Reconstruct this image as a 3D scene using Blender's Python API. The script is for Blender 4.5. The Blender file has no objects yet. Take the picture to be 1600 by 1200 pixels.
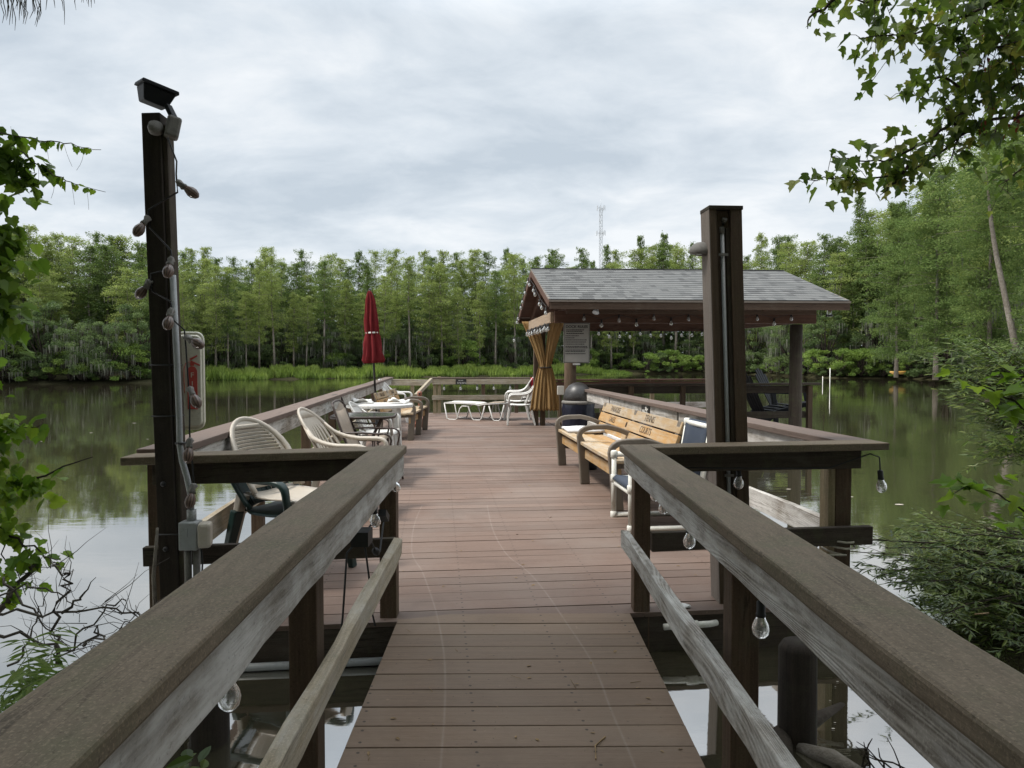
import bpy, math, random
import numpy as np
from mathutils import Vector, Matrix
random.seed(7); RNG = np.random.default_rng(7)
scene = bpy.context.scene
COL = scene.collection
V = Vector

# ------------------------------------------------------------------ camera, sky, sun, exposure
CAM = V((0, 0, 1.36)); PITCH = 0.0342; YAW = 0.009; F = 1110.0
cd = bpy.data.cameras.new('camera'); cam = bpy.data.objects.new('camera', cd); COL.objects.link(cam)
cam.location = CAM; cam.rotation_euler = (math.pi/2 - PITCH, 0, -YAW)
cd.sensor_width = 36.0; cd.lens = 36.0*F/1600.0; cd.clip_start = 0.05; cd.clip_end = 3000
scene.camera = cam

world = bpy.data.worlds.new('World'); scene.world = world; world.use_nodes = True
SUN_EL = math.radians(58); SUN_ROT = math.radians(-100)
def build_world():
    nt = world.node_tree; N = nt.nodes; L = nt.links; N.clear()
    out = N.new('ShaderNodeOutputWorld')
    sky = N.new('ShaderNodeTexSky'); sky.sky_type = 'NISHITA'; sky.sun_disc = False
    sky.sun_elevation = SUN_EL; sky.sun_rotation = SUN_ROT
    bg = N.new('ShaderNodeBackground'); bg.inputs[1].default_value = 0.10
    L.new(sky.outputs[0], bg.inputs[0])
    # overcast deck: cloud colour over direction, flattened towards the horizon
    tc = N.new('ShaderNodeTexCoord'); sx = N.new('ShaderNodeSeparateXYZ'); L.new(tc.outputs['Generated'], sx.inputs[0])
    def M(op, a, b=None, c=None, clamp=False):
        n = N.new('ShaderNodeMath'); n.operation = op; n.use_clamp = clamp
        for i, x in enumerate((a, b, c)):
            if x is None: continue
            if isinstance(x, (int, float)): n.inputs[i].default_value = x
            else: L.new(x, n.inputs[i])
        return n.outputs[0]
    z = M('MAXIMUM', sx.outputs[2], 0.0)
    zz = M('ADD', z, 0.30)
    cx = M('DIVIDE', sx.outputs[0], zz); cy = M('DIVIDE', sx.outputs[1], zz)
    cb = N.new('ShaderNodeCombineXYZ'); L.new(cx, cb.inputs[0]); L.new(cy, cb.inputs[1]); cb.inputs[2].default_value = 3.7
    def noise(scale, det, rough, dist, off):
        mp = N.new('ShaderNodeMapping'); mp.inputs['Location'].default_value = off; mp.inputs['Scale'].default_value = (0.8, 1.15, 1)
        L.new(cb.outputs[0], mp.inputs[0])
        n = N.new('ShaderNodeTexNoise'); n.inputs['Scale'].default_value = scale; n.inputs['Detail'].default_value = det
        n.inputs['Roughness'].default_value = rough; n.inputs['Distortion'].default_value = dist
        L.new(mp.outputs[0], n.inputs['Vector']); return n.outputs['Fac']
    n1 = noise(1.5, 7, 0.55, 0.45, (1.3, 0.4, 0)); n2 = noise(4.6, 8, 0.6, 0.35, (5.1, 2.2, 0))
    mixn = M('ADD', M('MULTIPLY', n1, 0.66), M('MULTIPLY', n2, 0.34))
    rp = N.new('ShaderNodeValToRGB'); L.new(mixn, rp.inputs[0])
    e = rp.color_ramp.elements
    e[0].position = 0.37; e[0].color = (0.50, 0.565, 0.630, 1)
    e[1].position = 0.60; e[1].color = (0.81, 0.838, 0.862, 1)
    m = rp.color_ramp.elements.new(0.49); m.color = (0.65, 0.705, 0.757, 1)
    # overcast luminance: zenith brighter than the horizon
    gain = M('ADD', M('MULTIPLY', M('SUBTRACT', z, 0.42, clamp=True), 4.0), 0.97)
    cl = N.new('ShaderNodeBackground'); L.new(rp.outputs[0], cl.inputs[0]); L.new(gain, cl.inputs[1])
    mx = N.new('ShaderNodeMixShader'); mx.inputs[0].default_value = 0.93
    L.new(bg.outputs[0], mx.inputs[1]); L.new(cl.outputs[0], mx.inputs[2]); L.new(mx.outputs[0], out.inputs[0])
build_world()

sl = bpy.data.lights.new('sun', 'SUN'); sun = bpy.data.objects.new('sun', sl); COL.objects.link(sun)
sl.energy = 3.8; sl.angle = math.radians(12); sl.color = (1.0, 0.95, 0.88)
_sd = V((math.sin(SUN_ROT)*math.cos(SUN_EL), math.cos(SUN_ROT)*math.cos(SUN_EL), math.sin(SUN_EL)))
sun.rotation_euler = _sd.to_track_quat('Z', 'Y').to_euler()
scene.view_settings.view_transform = 'Standard'; scene.view_settings.look = 'None'
scene.view_settings.gamma = 1.0; scene.view_settings.exposure = 0.28; scene.view_settings.use_curve_mapping = False
scene.cycles.max_bounces = 8; scene.cycles.transparent_max_bounces = 8

# ------------------------------------------------------------------ layout helpers (photo measurements -> metres)
_Fw = V((math.sin(YAW)*math.cos(PITCH), math.cos(YAW)*math.cos(PITCH), -math.sin(PITCH)))
_R = V((math.cos(YAW), -math.sin(YAW), 0)); _U = _R.cross(_Fw)
def ray(X, Y): return _Fw + _R*((X-800)/F) + _U*((600-Y)/F)
def on_z(X, Y, z):
    r = ray(X, Y); return CAM + r*((z-CAM.z)/r.z)
def at_y(X, Y, y):
    r = ray(X, Y); return CAM + r*((y-CAM.y)/r.y)
WATER = -0.22
TD = 0.095; DP = V((math.cos(TD), math.sin(TD), 0)); DA = V((-math.sin(TD), math.cos(TD), 0)); DO = V((0.05, 3.71, 0))
def D(s, u, z=0.0): return DO + DP*s + DA*u + V((0, 0, z))

# ------------------------------------------------------------------ mesh builder
class MB:
    def __init__(self): self.v = []; self.f = []; self.uv = []; self.sm = []
    def add(self, verts, faces, uvs=None, smooth=False):
        b = len(self.v); self.v += [tuple(p) for p in verts]
        for i, f in enumerate(faces):
            self.f.append([b+k for k in f]); self.sm.append(smooth)
            self.uv.append(uvs[i] if uvs else [(verts[k][0], verts[k][1]) for k in f])
    def beam(self, p0, p1, w, h, up=(0, 0, 1), seg=1, wob=0.0, off=None):
        """board from p0 to p1; w across, h along up; uv u = metres along, v = around + 10 * board id"""
        p0, p1 = V(p0), V(p1); t = (p1-p0); Ln = t.length; t.normalize()
        side = t.cross(V(up)); side.normalize(); n = side.cross(t)
        if off is None: off = 10.0*random.randint(1, 400)
        uo = random.uniform(0, 50)
        ring = []
        for k in range(seg+1):
            c = p0 + t*(Ln*k/seg); j = []
            for (a, b) in ((-1, -1), (1, -1), (1, 1), (-1, 1)):
                q = c + side*(a*w/2 + random.uniform(-wob, wob)) + n*(b*h/2 + random.uniform(-wob, wob))
                j.append(q)
            ring.append(j)
        verts = [q for r in ring for q in r]; faces = []; uvs = []
        vs = [0, w, w+h, 2*w+h, 2*w+2*h]
        for k in range(seg):
            u0, u1 = uo+Ln*k/seg, uo+Ln*(k+1)/seg
            for i in range(4):
                a, b = k*4+i, k*4+(i+1) % 4
                faces.append((a, b, b+4, a+4)); uvs.append([(u0, off+vs[i]), (u0, off+vs[i+1]), (u1, off+vs[i+1]), (u1, off+vs[i])])
        faces.append((3, 2, 1, 0)); uvs.append([(uo, off+h), (uo+.02, off+h), (uo+.02, off), (uo, off)])
        e = seg*4; faces.append((e, e+1, e+2, e+3)); uvs.append([(uo, off), (uo+.02, off), (uo+.02, off+h), (uo, off+h)])
        self.add(verts, faces, uvs)
    def box(self, c, s, R=None):
        c = V(c); R = R or Matrix.Identity(3)
        self.beam(c - R @ V((0, s[1]/2, 0)), c + R @ V((0, s[1]/2, 0)), s[0], s[2], up=R @ V((0, 0, 1)))
    def sweep(self, pts, w, h=None, n=8, up=(0, 0, 1), cap=True, smooth=True, closed=False):
        """tube / bar with elliptical (n>4) or square (n==4) section along pts; w may be a list"""
        pts = [V(p) for p in pts]; m = len(pts)
        ws = w if isinstance(w, (list, tuple)) else [w]*m
        hs = h if isinstance(h, (list, tuple)) else ([h]*m if h else ws)
        up = V(up); verts = []; uvs = []; faces = []; ln = 0; uo = random.uniform(0, 9); off = 10.0*random.randint(1, 400)
        prev = None; us = []
        for k in range(m):
            if closed: t = pts[(k+1) % m]-pts[k-1]
            else: t = pts[min(k+1, m-1)]-pts[max(k-1, 0)]
            if t.length < 1e-9: t = V((0, 0, 1))
            t.normalize()
            ref = up if abs(t.dot(up)) < 0.97 else (prev if prev is not None else V((1, 0.01, 0)))
            s = t.cross(ref); s.normalize(); nn = s.cross(t); prev = nn
            if k: ln += (pts[k]-pts[k-1]).length
            us.append(uo+ln)
            for i in range(n):
                if n == 4: a, b = ((-1, -1), (1, -1), (1, 1), (-1, 1))[i]
                else: an = 2*math.pi*i/n; a, b = math.cos(an), math.sin(an)
                verts.append(pts[k] + s*(a*ws[k]/2) + nn*(b*hs[k]/2))
        rng = m if closed else m-1
        for k in range(rng):
            k2 = (k+1) % m
            for i in range(n):
                j = (i+1) % n
                faces.append((k*n+i, k*n+j, k2*n+j, k2*n+i))
                a, b = off+i*.02, off+(i+1)*.02; u1 = us[k2] if k2 > k else us[k]+.1
                uvs.append([(us[k], a), (us[k], b), (u1, b), (u1, a)])
        if cap and not closed:
            faces.append(tuple(reversed(range(n)))); uvs.append([(uo, off)]*n)
            faces.append(tuple(range((m-1)*n, m*n))); uvs.append([(uo, off)]*n)
        self.add(verts, faces, uvs, smooth and n != 4)
    def lathe(self, c, prof, n=16, axis=(0, 0, 1), rfun=None, smooth=True):
        """prof: list of (r, z) from c along axis; rfun(angle, z, r) -> r"""
        c = V(c); q = V(axis).normalized().to_track_quat('Z', 'Y'); verts = []; faces = []; uvs = []
        off = 10.0*random.randint(1, 400)
        for (r, z) in prof:
            for i in range(n):
                an = 2*math.pi*i/n; rr = rfun(an, z, r) if rfun else r
                verts.append(c + q @ V((rr*math.cos(an), rr*math.sin(an), z)))
        for k in range(len(prof)-1):
            for i in range(n):
                j = (i+1) % n; faces.append((k*n+i, k*n+j, (k+1)*n+j, (k+1)*n+i))
                z0, z1 = prof[k][1], prof[k+1][1]; a, b = off+i/n*.6, off+(i+1)/n*.6
                uvs.append([(z0, a), (z0, b), (z1, b), (z1, a)])
        if prof[0][0] > 1e-5: faces.append(tuple(reversed(range(n)))); uvs.append([(0, off)]*n)
        if prof[-1][0] > 1e-5: faces.append(tuple(range((len(prof)-1)*n, len(prof)*n))); uvs.append([(0, off)]*n)
        self.add(verts, faces, uvs, smooth)
    def grid(self, P, thick=0.0, smooth=True):
        """P[i][j] points -> sheet, optionally thickened"""
        m, n = len(P), len(P[0]); verts = [V(p) for r in P for p in r]; faces = []; uvs = []; off = 10.0*random.randint(1, 400)
        def q(b, flip):
            for i in range(m-1):
                for j in range(n-1):
                    f = (b+i*n+j, b+i*n+j+1, b+(i+1)*n+j+1, b+(i+1)*n+j)
                    uv = [(j/n, off+i/m), ((j+1)/n, off+i/m), ((j+1)/n, off+(i+1)/m), (j/n, off+(i+1)/m)]
                    faces.append(tuple(reversed(f)) if flip else f); uvs.append(list(reversed(uv)) if flip else uv)
        q(0, False)
        if thick:
            nv = []
            for i in range(m):
                for j in range(n):
                    a = V(P[min(i+1, m-1)][j])-V(P[max(i-1, 0)][j]); b = V(P[i][min(j+1, n-1)])-V(P[i][max(j-1, 0)])
                    k = b.cross(a); k = k.normalized() if k.length > 1e-9 else V((0, 0, 1)); nv.append(V(P[i][j]) - k*thick)
            B = len(verts); verts += nv; q(B, True)
            ed = [i*n for i in range(m)] + [(m-1)*n+j for j in range(1, n)] + [i*n+n-1 for i in range(m-2, -1, -1)] + [j for j in range(n-2, 0, -1)]
            for a, b in zip(ed, ed[1:]+ed[:1]):
                faces.append((a, b, B+b, B+a)); uvs.append([(0, off)]*4)
        self.add(verts, faces, uvs, smooth)

def mesh_from(name, mb, m):
    me = bpy.data.meshes.new(name); me.from_pydata(mb.v, [], mb.f)
    uvl = me.uv_layers.new(name='UVMap'); flat = [c for f in mb.uv for p in f for c in p]
    uvl.data.foreach_set('uv', flat); me.polygons.foreach_set('use_smooth', mb.sm)
    me.materials.append(m); me.update(); return me
def quads_mesh(name, Q, rnd, m, tri=None):
    """Q (n,4,3) leaf faces, rnd (n,2) stored as uv so each leaf has its own shade"""
    n = len(Q); me = bpy.data.meshes.new(name)
    me.vertices.add(n*4); me.loops.add(n*4); me.polygons.add(n)
    me.vertices.foreach_set('co', np.asarray(Q, dtype=np.float32).reshape(-1))
    me.loops.foreach_set('vertex_index', np.arange(n*4, dtype=np.int32))
    me.polygons.foreach_set('loop_start', np.arange(0, n*4, 4, dtype=np.int32))
    me.update(calc_edges=True)
    uvl = me.uv_layers.new(name='UVMap'); uvl.data.foreach_set('uv', np.repeat(np.asarray(rnd, dtype=np.float32), 4, axis=0).reshape(-1))
    me.materials.append(m); me.update(); return me
def link(name, data, parent=None, loc=None):
    o = bpy.data.objects.new(name, data); COL.objects.link(o)
    if parent: o.parent = parent
    if loc is not None: o.location = loc
    return o
def tag(o, label=None, cat=None, group=None, kind=None):
    if label: o['label'] = label
    if cat: o['category'] = cat
    if group: o['group'] = group
    if kind: o['kind'] = kind
    return o
def thing(name, label, cat, loc=(0, 0, 0), rz=0.0, group=None):
    o = link(name, None, None, loc); o.rotation_euler = (0, 0, rz); o.empty_display_size = .1
    return tag(o, label, cat, group)
def root_of(p):
    while p.parent: p = p.parent
    return p
def part(name, mb, m, parent, world=False, bevel=0.0, label=None):
    """mesh child; world=True: vertices are in world metres, the parent being unrotated"""
    if world:
        l = root_of(parent).location; mb.v = [(a-l.x, b-l.y, c-l.z) for a, b, c in mb.v]
    o = link(name, mesh_from(name, mb, m), parent)
    if bevel:
        b = o.modifiers.new('bevel', 'BEVEL'); b.width = bevel; b.segments = 2; b.limit_method = 'ANGLE'; b.angle_limit = 0.7
    if label: o['label'] = label
    return o
def one(name, mb, m, label, cat, loc=(0, 0, 0), group=None, bevel=0.0):
    """thing that is one mesh, vertices in world metres"""
    l = V(loc); mb.v = [(a-l.x, b-l.y, c-l.z) for a, b, c in mb.v]
    o = link(name, mesh_from(name, mb, m), None, loc); tag(o, label, cat, group)
    if bevel:
        b = o.modifiers.new('bevel', 'BEVEL'); b.width = bevel; b.segments = 2; b.limit_method = 'ANGLE'; b.angle_limit = 0.7
    return o
def copy_tree(o, parent=None):
    c = o.copy(); COL.objects.link(c)
    if parent: c.parent = parent
    for ch in list(o.children): copy_tree(ch, c)
    return c
def text_mesh(s, size, depth, m, align='CENTER', bold=0.0):
    cu = bpy.data.curves.new('lettering', 'FONT'); cu.body = s; cu.size = size; cu.extrude = depth; cu.offset = size*bold; cu.align_x = align; cu.align_y = 'CENTER'
    o = bpy.data.objects.new('lettering', cu); COL.objects.link(o)
    dg = bpy.context.evaluated_depsgraph_get(); me = bpy.data.meshes.new_from_object(o.evaluated_get(dg))
    bpy.data.objects.remove(o); bpy.data.curves.remove(cu); me.materials.clear(); me.materials.append(m); return me
def frame(x, y, z, o):
    M4 = Matrix.Identity(4)
    for i, a in enumerate((x, y, z)):
        for r in range(3): M4[r][i] = a[r]
    for r in range(3): M4[r][3] = o[r]
    return M4

# ------------------------------------------------------------------ materials
class NT:
    def __init__(self, name):
        self.m = bpy.data.materials.new(name); self.m.use_nodes = True; self.t = self.m.node_tree; self.t.nodes.clear()
        self.out = self.t.nodes.new('ShaderNodeOutputMaterial')
    def n(self, kind, **kw):
        x = self.t.nodes.new(kind)
        for k, v in kw.items(): setattr(x, k, v)
        return x
    def l(self, a, b): self.t.links.new(a, b)
    def math(self, op, a, b=None, c=None, clamp=False):
        x = self.n('ShaderNodeMath', operation=op, use_clamp=clamp)
        for i, q in enumerate((a, b, c)):
            if q is None: continue
            if isinstance(q, (int, float)): x.inputs[i].default_value = q
            else: self.l(q, x.inputs[i])
        return x.outputs[0]
    def map(self, src, sc, loc=(0, 0, 0)):
        x = self.n('ShaderNodeMapping'); x.inputs['Scale'].default_value = sc; x.inputs['Location'].default_value = loc; self.l(src, x.inputs[0]); return x.outputs[0]
    def noise(self, src, scale=1, det=4, rough=.55, dist=0):
        x = self.n('ShaderNodeTexNoise'); self.l(src, x.inputs['Vector'])
        for k, v in (('Scale', scale), ('Detail', det), ('Roughness', rough), ('Distortion', dist)): x.inputs[k].default_value = v
        return x.outputs['Fac']
    def ramp(self, src, stops):
        x = self.n('ShaderNodeValToRGB'); self.l(src, x.inputs[0]); e = x.color_ramp.elements
        while len(e) < len(stops): e.new(.5)
        for i, (p, c) in enumerate(stops):
            e[i].position = p; e[i].color = (c, c, c, 1) if isinstance(c, (int, float)) else (*c, 1)
        return x.outputs[0]
    def mix(self, f, a, b, mode='MIX'):
        x = self.n('ShaderNodeMix', data_type='RGBA', blend_type=mode)
        for s, q in ((x.inputs[0], f), (x.inputs[6], a), (x.inputs[7], b)):
            if isinstance(q, (int, float)): s.default_value = q
            elif isinstance(q, tuple): s.default_value = (*q, 1)
            else: self.l(q, s)
        return x.outputs[2]
    def bsdf(self, col, rough=.8, bump=None, bs=.3, bd=.01, **kw):
        b = self.n('ShaderNodeBsdfPrincipled')
        if isinstance(col, tuple): b.inputs['Base Color'].default_value = (*col, 1)
        else: self.l(col, b.inputs['Base Color'])
        if isinstance(rough, (int, float)): b.inputs['Roughness'].default_value = rough
        else: self.l(rough, b.inputs['Roughness'])
        for k, v in kw.items(): b.inputs[k.replace('_', ' ')].default_value = v
        if bump is not None:
            u = self.n('ShaderNodeBump'); u.inputs['Strength'].default_value = bs; u.inputs['Distance'].default_value = bd
            self.l(bump, u.inputs['Height']); self.l(u.outputs[0], b.inputs['Normal'])
        self.l(b.outputs[0], self.out.inputs[0]); return b
def uvnode(t): return t.n('ShaderNodeUVMap').outputs[0]
def posnode(t): return t.n('ShaderNodeNewGeometry').outputs['Position']

def wood(name, dark, light, grey=(.4, .38, .35), gamt=.3, rough=.85, sc=(1.6, 38), bs=.35, rings=0.0, vary=.35, moss=0.0, speck=.18, cracks=.6):
    t = NT(name); uv = uvnode(t); pos = posnode(t)
    sp = t.n('ShaderNodeSeparateXYZ'); t.l(uv, sp.inputs[0])
    bid = t.math('FLOOR', t.math('DIVIDE', t.math('ADD', sp.outputs[1], 3), 10))
    wn = t.n('ShaderNodeTexWhiteNoise', noise_dimensions='1D'); t.l(bid, wn.inputs['W'])
    g = t.noise(t.map(uv, (sc[0], sc[1], 1)), 1, 6, .65, .3)
    fine = t.noise(t.map(uv, (sc[0]*6, sc[1]*5, 1)), 1, 3, .6)
    gg = t.math('ADD', t.math('MULTIPLY', g, .7), t.math('MULTIPLY', fine, .3))
    if rings:
        low = t.noise(t.map(uv, (.55, 6.5, 1)), 1, 2, .4, .5)
        rg = t.math('ADD', t.math('MULTIPLY', t.math('SINE', t.math('MULTIPLY', low, 210)), .5), .5)
        gg = t.math('ADD', t.math('MULTIPLY', gg, 1-rings), t.math('MULTIPLY', rg, rings))
    col = t.ramp(gg, [(.28, dark), (.72, light)])
    big = t.noise(pos, 3.1, 5, .6, .4); big2 = t.noise(t.map(uv, (5, 30, 1)), 1, 5, .7)
    gm = t.math('ADD', t.math('MULTIPLY', big, .55), t.math('MULTIPLY', big2, .45))
    col = t.mix(t.ramp(gm, [(.56-.22*gamt, 0.0), (.66-.1*gamt, min(1.0, .35+gamt))]), col, t.mix(g, tuple(c*.75 for c in grey), grey))
    if moss:
        mm = t.noise(pos, 9, 5, .65); col = t.mix(t.ramp(mm, [(.5, 0.0), (.68, moss)]), col, (.085, .095, .045))
    ck = t.math('ABSOLUTE', t.math('SUBTRACT', t.noise(t.map(uv, (.8, 17, 1), (3, 0, 0)), 1, 3, .55), .5)); cm = t.math('MULTIPLY', t.ramp(ck, [(.0, 1.0), (.013, 0.0)]), t.ramp(t.noise(t.map(uv, (1.1, 4, 1)), 1, 2), [(.48, 0.0), (.60, cracks)])); col = t.mix(cm, col, tuple(c*.22 for c in dark))
    vo = t.n('ShaderNodeTexVoronoi'); t.l(t.map(uv, (1.3, 7.5, 1)), vo.inputs['Vector']); vo.inputs['Scale'].default_value = 1.0; col = t.mix(t.ramp(vo.outputs['Distance'], [(.035, cracks), (.10, 0.0)]), col, tuple(c*.5 for c in dark))
    s1 = t.noise(pos, 170, 3, .7); col = t.mix(t.ramp(s1, [(.52, 0.0), (.70, speck*2)]), col, tuple(min(1, c*1.5) for c in light)); s2 = t.noise(t.map(pos, (1, 1, 1), (7, 2, 5)), 95, 3, .65); col = t.mix(t.ramp(s2, [(.60, 0.0), (.74, speck*2.6)]), col, tuple(c*.45 for c in dark))
    hv = t.math('ADD', t.math('MULTIPLY', wn.outputs[0], 2*vary), 1-vary)
    hs = t.n('ShaderNodeHueSaturation'); t.l(col, hs.inputs['Color']); t.l(hv, hs.inputs['Value'])
    t.bsdf(hs.outputs[0], rough, gg, bs, .006, Specular_IOR_Level=.25); return t.m

TRACKS = [[(7.2, -.785), (5.1, -.68), (4.41, -.508), (3.38, -.305), (2.94, -.254), (2.38, -.22), (1.0, -.17)],
          [(6.45, -.163), (5.03, -.014), (4.41, .171), (3.62, .316), (3.07, .395), (2.70, .41), (2.38, .43), (1.0, .46)]]
def decking(name, c0, c1, dirt, sc=(2.2, 60)):
    t = NT(name); uv = uvnode(t); pos = posnode(t)
    sp = t.n('ShaderNodeSeparateXYZ'); t.l(uv, sp.inputs[0]); ps = t.n('ShaderNodeSeparateXYZ'); t.l(pos, ps.inputs[0])
    bid = t.math('FLOOR', t.math('DIVIDE', t.math('ADD', sp.outputs[1], 3), 10))
    wn = t.n('ShaderNodeTexWhiteNoise', noise_dimensions='1D'); t.l(bid, wn.inputs['W'])
    g = t.noise(t.map(uv, (sc[0], sc[1], 1)), 1, 6, .7, .2); fine = t.noise(t.map(uv, (30, 260, 1)), 1, 3, .6)
    col = t.ramp(t.math('ADD', t.math('MULTIPLY', g, .6), t.math('MULTIPLY', fine, .4)), [(.3, c0), (.7, c1)])
    big = t.noise(pos, 1.1, 6, .62, .5)
    col = t.mix(t.ramp(big, [(.42, 0.0), (.66, .75)]), col, dirt)
    sp2 = t.noise(pos, 24, 4, .7); col = t.mix(t.ramp(sp2, [(.66, 0.0), (.74, .5)]), col, tuple(min(1, c*1.7) for c in c1))
    dk = t.noise(t.map(pos, (1, 1, 1), (9, 3, 1)), 60, 2, .5); col = t.mix(t.ramp(dk, [(.70, 0.0), (.76, .7)]), col, (.03, .022, .016))
    hv = t.math('ADD', t.math('MULTIPLY', wn.outputs[0], .26), .87)
    hs = t.n('ShaderNodeHueSaturation'); t.l(col, hs.inputs['Color']); t.l(hv, hs.inputs['Value']); col = hs.outputs[0]
    vl = t.math('SUBTRACT', sp.outputs[1], t.math('MULTIPLY', bid, 10)); along = t.math('ADD', t.math('MULTIPLY', ps.outputs[0], .9955), t.math('MULTIPLY', ps.outputs[1], .0949)); am = t.math('ABSOLUTE', t.math('SUBTRACT', t.math('MODULO', t.math('ADD', along, 41.07), .41), .2))
    dd = t.math('MINIMUM', t.math('ABSOLUTE', t.math('SUBTRACT', vl, .195)), t.math('ABSOLUTE', t.math('SUBTRACT', vl, .275))); rr = t.math('SQRT', t.math('ADD', t.math('MULTIPLY', am, am), t.math('MULTIPLY', dd, dd)))
    col = t.mix(t.ramp(rr, [(.004, .85), (.0065, 0.0)]), col, (.02, .016, .013))
    stn = t.noise(pos, .55, 6, .65, .8); col = t.mix(t.ramp(stn, [(.52, 0.0), (.66, .45)]), col, tuple(c*.62 for c in c0))
    brk = t.ramp(t.noise(pos, 7, 4, .7), [(.25, .06), (.7, .26)])
    for tr in TRACKS:                                   # cart wheel scuffs worn into the boards
        fc = t.n('ShaderNodeFloatCurve'); t.l(t.math('DIVIDE', ps.outputs[1], 8.0, clamp=True), fc.inputs['Value'])
        cv = fc.mapping.curves[0]; pts = sorted((y/8, (x+1)/2) for y, x in tr)
        cv.points[0].location = pts[0]; cv.points[1].location = pts[-1]
        for q in pts[1:-1]: cv.points.new(*q)
        fc.mapping.update()
        dx = t.math('ABSOLUTE', t.math('SUBTRACT', ps.outputs[0], t.math('SUBTRACT', t.math('MULTIPLY', fc.outputs[0], 2), 1)))
        mk = t.math('MULTIPLY', t.ramp(dx, [(.0, 1.0), (.007, 0.0)]), t.math('MULTIPLY', brk, t.math('LESS_THAN', ps.outputs[1], 6.6)))
        col = t.mix(mk, col, (.36, .31, .275))
    t.bsdf(col, .7, t.math('ADD', g, t.math('MULTIPLY', fine, .6)), .3, .004, Specular_IOR_Level=.3); return t.m

def plain(name, c, rough=.5, var=.12, sc=8, dirt=None, metallic=0.0, bs=.08, spec=.4, trans=0.0):
    t = NT(name); pos = posnode(t); n = t.noise(pos, sc, 5, .6, .3); n2 = t.noise(pos, sc*9, 3, .6)
    col = t.ramp(n, [(.3, tuple(x*(1-var) for x in c)), (.7, tuple(min(1, x*(1+var)) for x in c))])
    if dirt: col = t.mix(t.ramp(t.math('ADD', t.math('MULTIPLY', n, .6), t.math('MULTIPLY', n2, .4)), [(.5, 0.0), (.66, .6)]), col, dirt)
    kw = dict(Metallic=metallic, Specular_IOR_Level=spec)
    if trans: kw['Transmission_Weight'] = trans
    t.bsdf(col, rough, n2, bs, .004, **kw); return t.m
def fabric(name, c, dirt=None, weave=300):
    t = NT(name); uv = uvnode(t); pos = posnode(t); n = t.noise(pos, 6, 5, .6); w = t.noise(pos, weave, 2, .5)
    col = t.mix(t.ramp(n, [(.4, 0.0), (.7, .5)]), c, dirt or tuple(x*.65 for x in c)); col = t.mix(t.ramp(w, [(.4, .25), (.6, 0.0)]), col, tuple(x*.5 for x in c))
    t.bsdf(col, .95, w, .2, .003, Specular_IOR_Level=.1); return t.m
def leafmat(name, cols, trans=.35, rough=.5, spec=.3):
    t = NT(name); uv = uvnode(t); sp = t.n('ShaderNodeSeparateXYZ'); t.l(uv, sp.inputs[0])
    col = t.ramp(sp.outputs[0], [(i/(len(cols)-1), c) for i, c in enumerate(cols)])
    b = t.n('ShaderNodeBsdfPrincipled'); t.l(col, b.inputs['Base Color']); b.inputs['Roughness'].default_value = rough; b.inputs['Specular IOR Level'].default_value = spec
    tr = t.n('ShaderNodeBsdfTranslucent'); hs = t.n('ShaderNodeHueSaturation'); hs.inputs['Value'].default_value = 1.5; hs.inputs['Saturation'].default_value = 1.1; t.l(col, hs.inputs['Color']); t.l(hs.outputs[0], tr.inputs['Color'])
    mx = t.n('ShaderNodeMixShader'); mx.inputs[0].default_value = trans; t.l(b.outputs[0], mx.inputs[1]); t.l(tr.outputs[0], mx.inputs[2]); t.l(mx.outputs[0], t.out.inputs[0]); return t.m
def shingle():
    t = NT('asphalt_shingle'); uv = uvnode(t); pos = posnode(t)
    br = t.n('ShaderNodeTexBrick'); t.l(t.map(uv, (1, 1, 1)), br.inputs['Vector'])
    br.inputs['Scale'].default_value = 1; br.inputs['Mortar Size'].default_value = 0.0; br.inputs['Brick Width'].default_value = .21; br.inputs['Row Height'].default_value = .14
    br.inputs['Color1'].default_value = (.115, .135, .15, 1); br.inputs['Color2'].default_value = (.27, .30, .32, 1); br.offset = .37; br.offset_frequency = 2; br.squash = .6; br.squash_frequency = 3
    sp = t.n('ShaderNodeSeparateXYZ'); t.l(uv, sp.inputs[0])
    id_ = t.math('FLOOR', t.math('DIVIDE', t.math('ADD', sp.outputs[1], 3), 10))
    cell = t.n('ShaderNodeTexWhiteNoise', noise_dimensions='2D'); cb = t.n('ShaderNodeCombineXYZ')
    wv = t.noise(t.map(uv, (3, 0, 0)), 1, 0)
    t.l(t.math('FLOOR', t.math('ADD', t.math('MULTIPLY', sp.outputs[0], 7.5), t.math('MULTIPLY', wv, 2.2))), cb.inputs[0]); t.l(id_, cb.inputs[1]); t.l(cb.outputs[0], cell.inputs['Vector'])
    col = t.ramp(cell.outputs[0], [(0, (.085, .085, .083)), (.16, (.092, .092, .09)), (.24, (.125, .126, .123)), (1, (.155, .155, .15))])
    n = t.noise(pos, 2.2, 5, .6); col = t.mix(t.ramp(n, [(.45, 0.0), (.7, .25)]), col, (.155, .16, .157))
    gr = t.noise(pos, 420, 2, .6); col = t.mix(t.ramp(gr, [(.35, .5), (.6, 0.0)]), col, (.06, .065, .07))
    t.bsdf(col, .9, gr, .3, .003, Specular_IOR_Level=.2); return t.m
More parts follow.
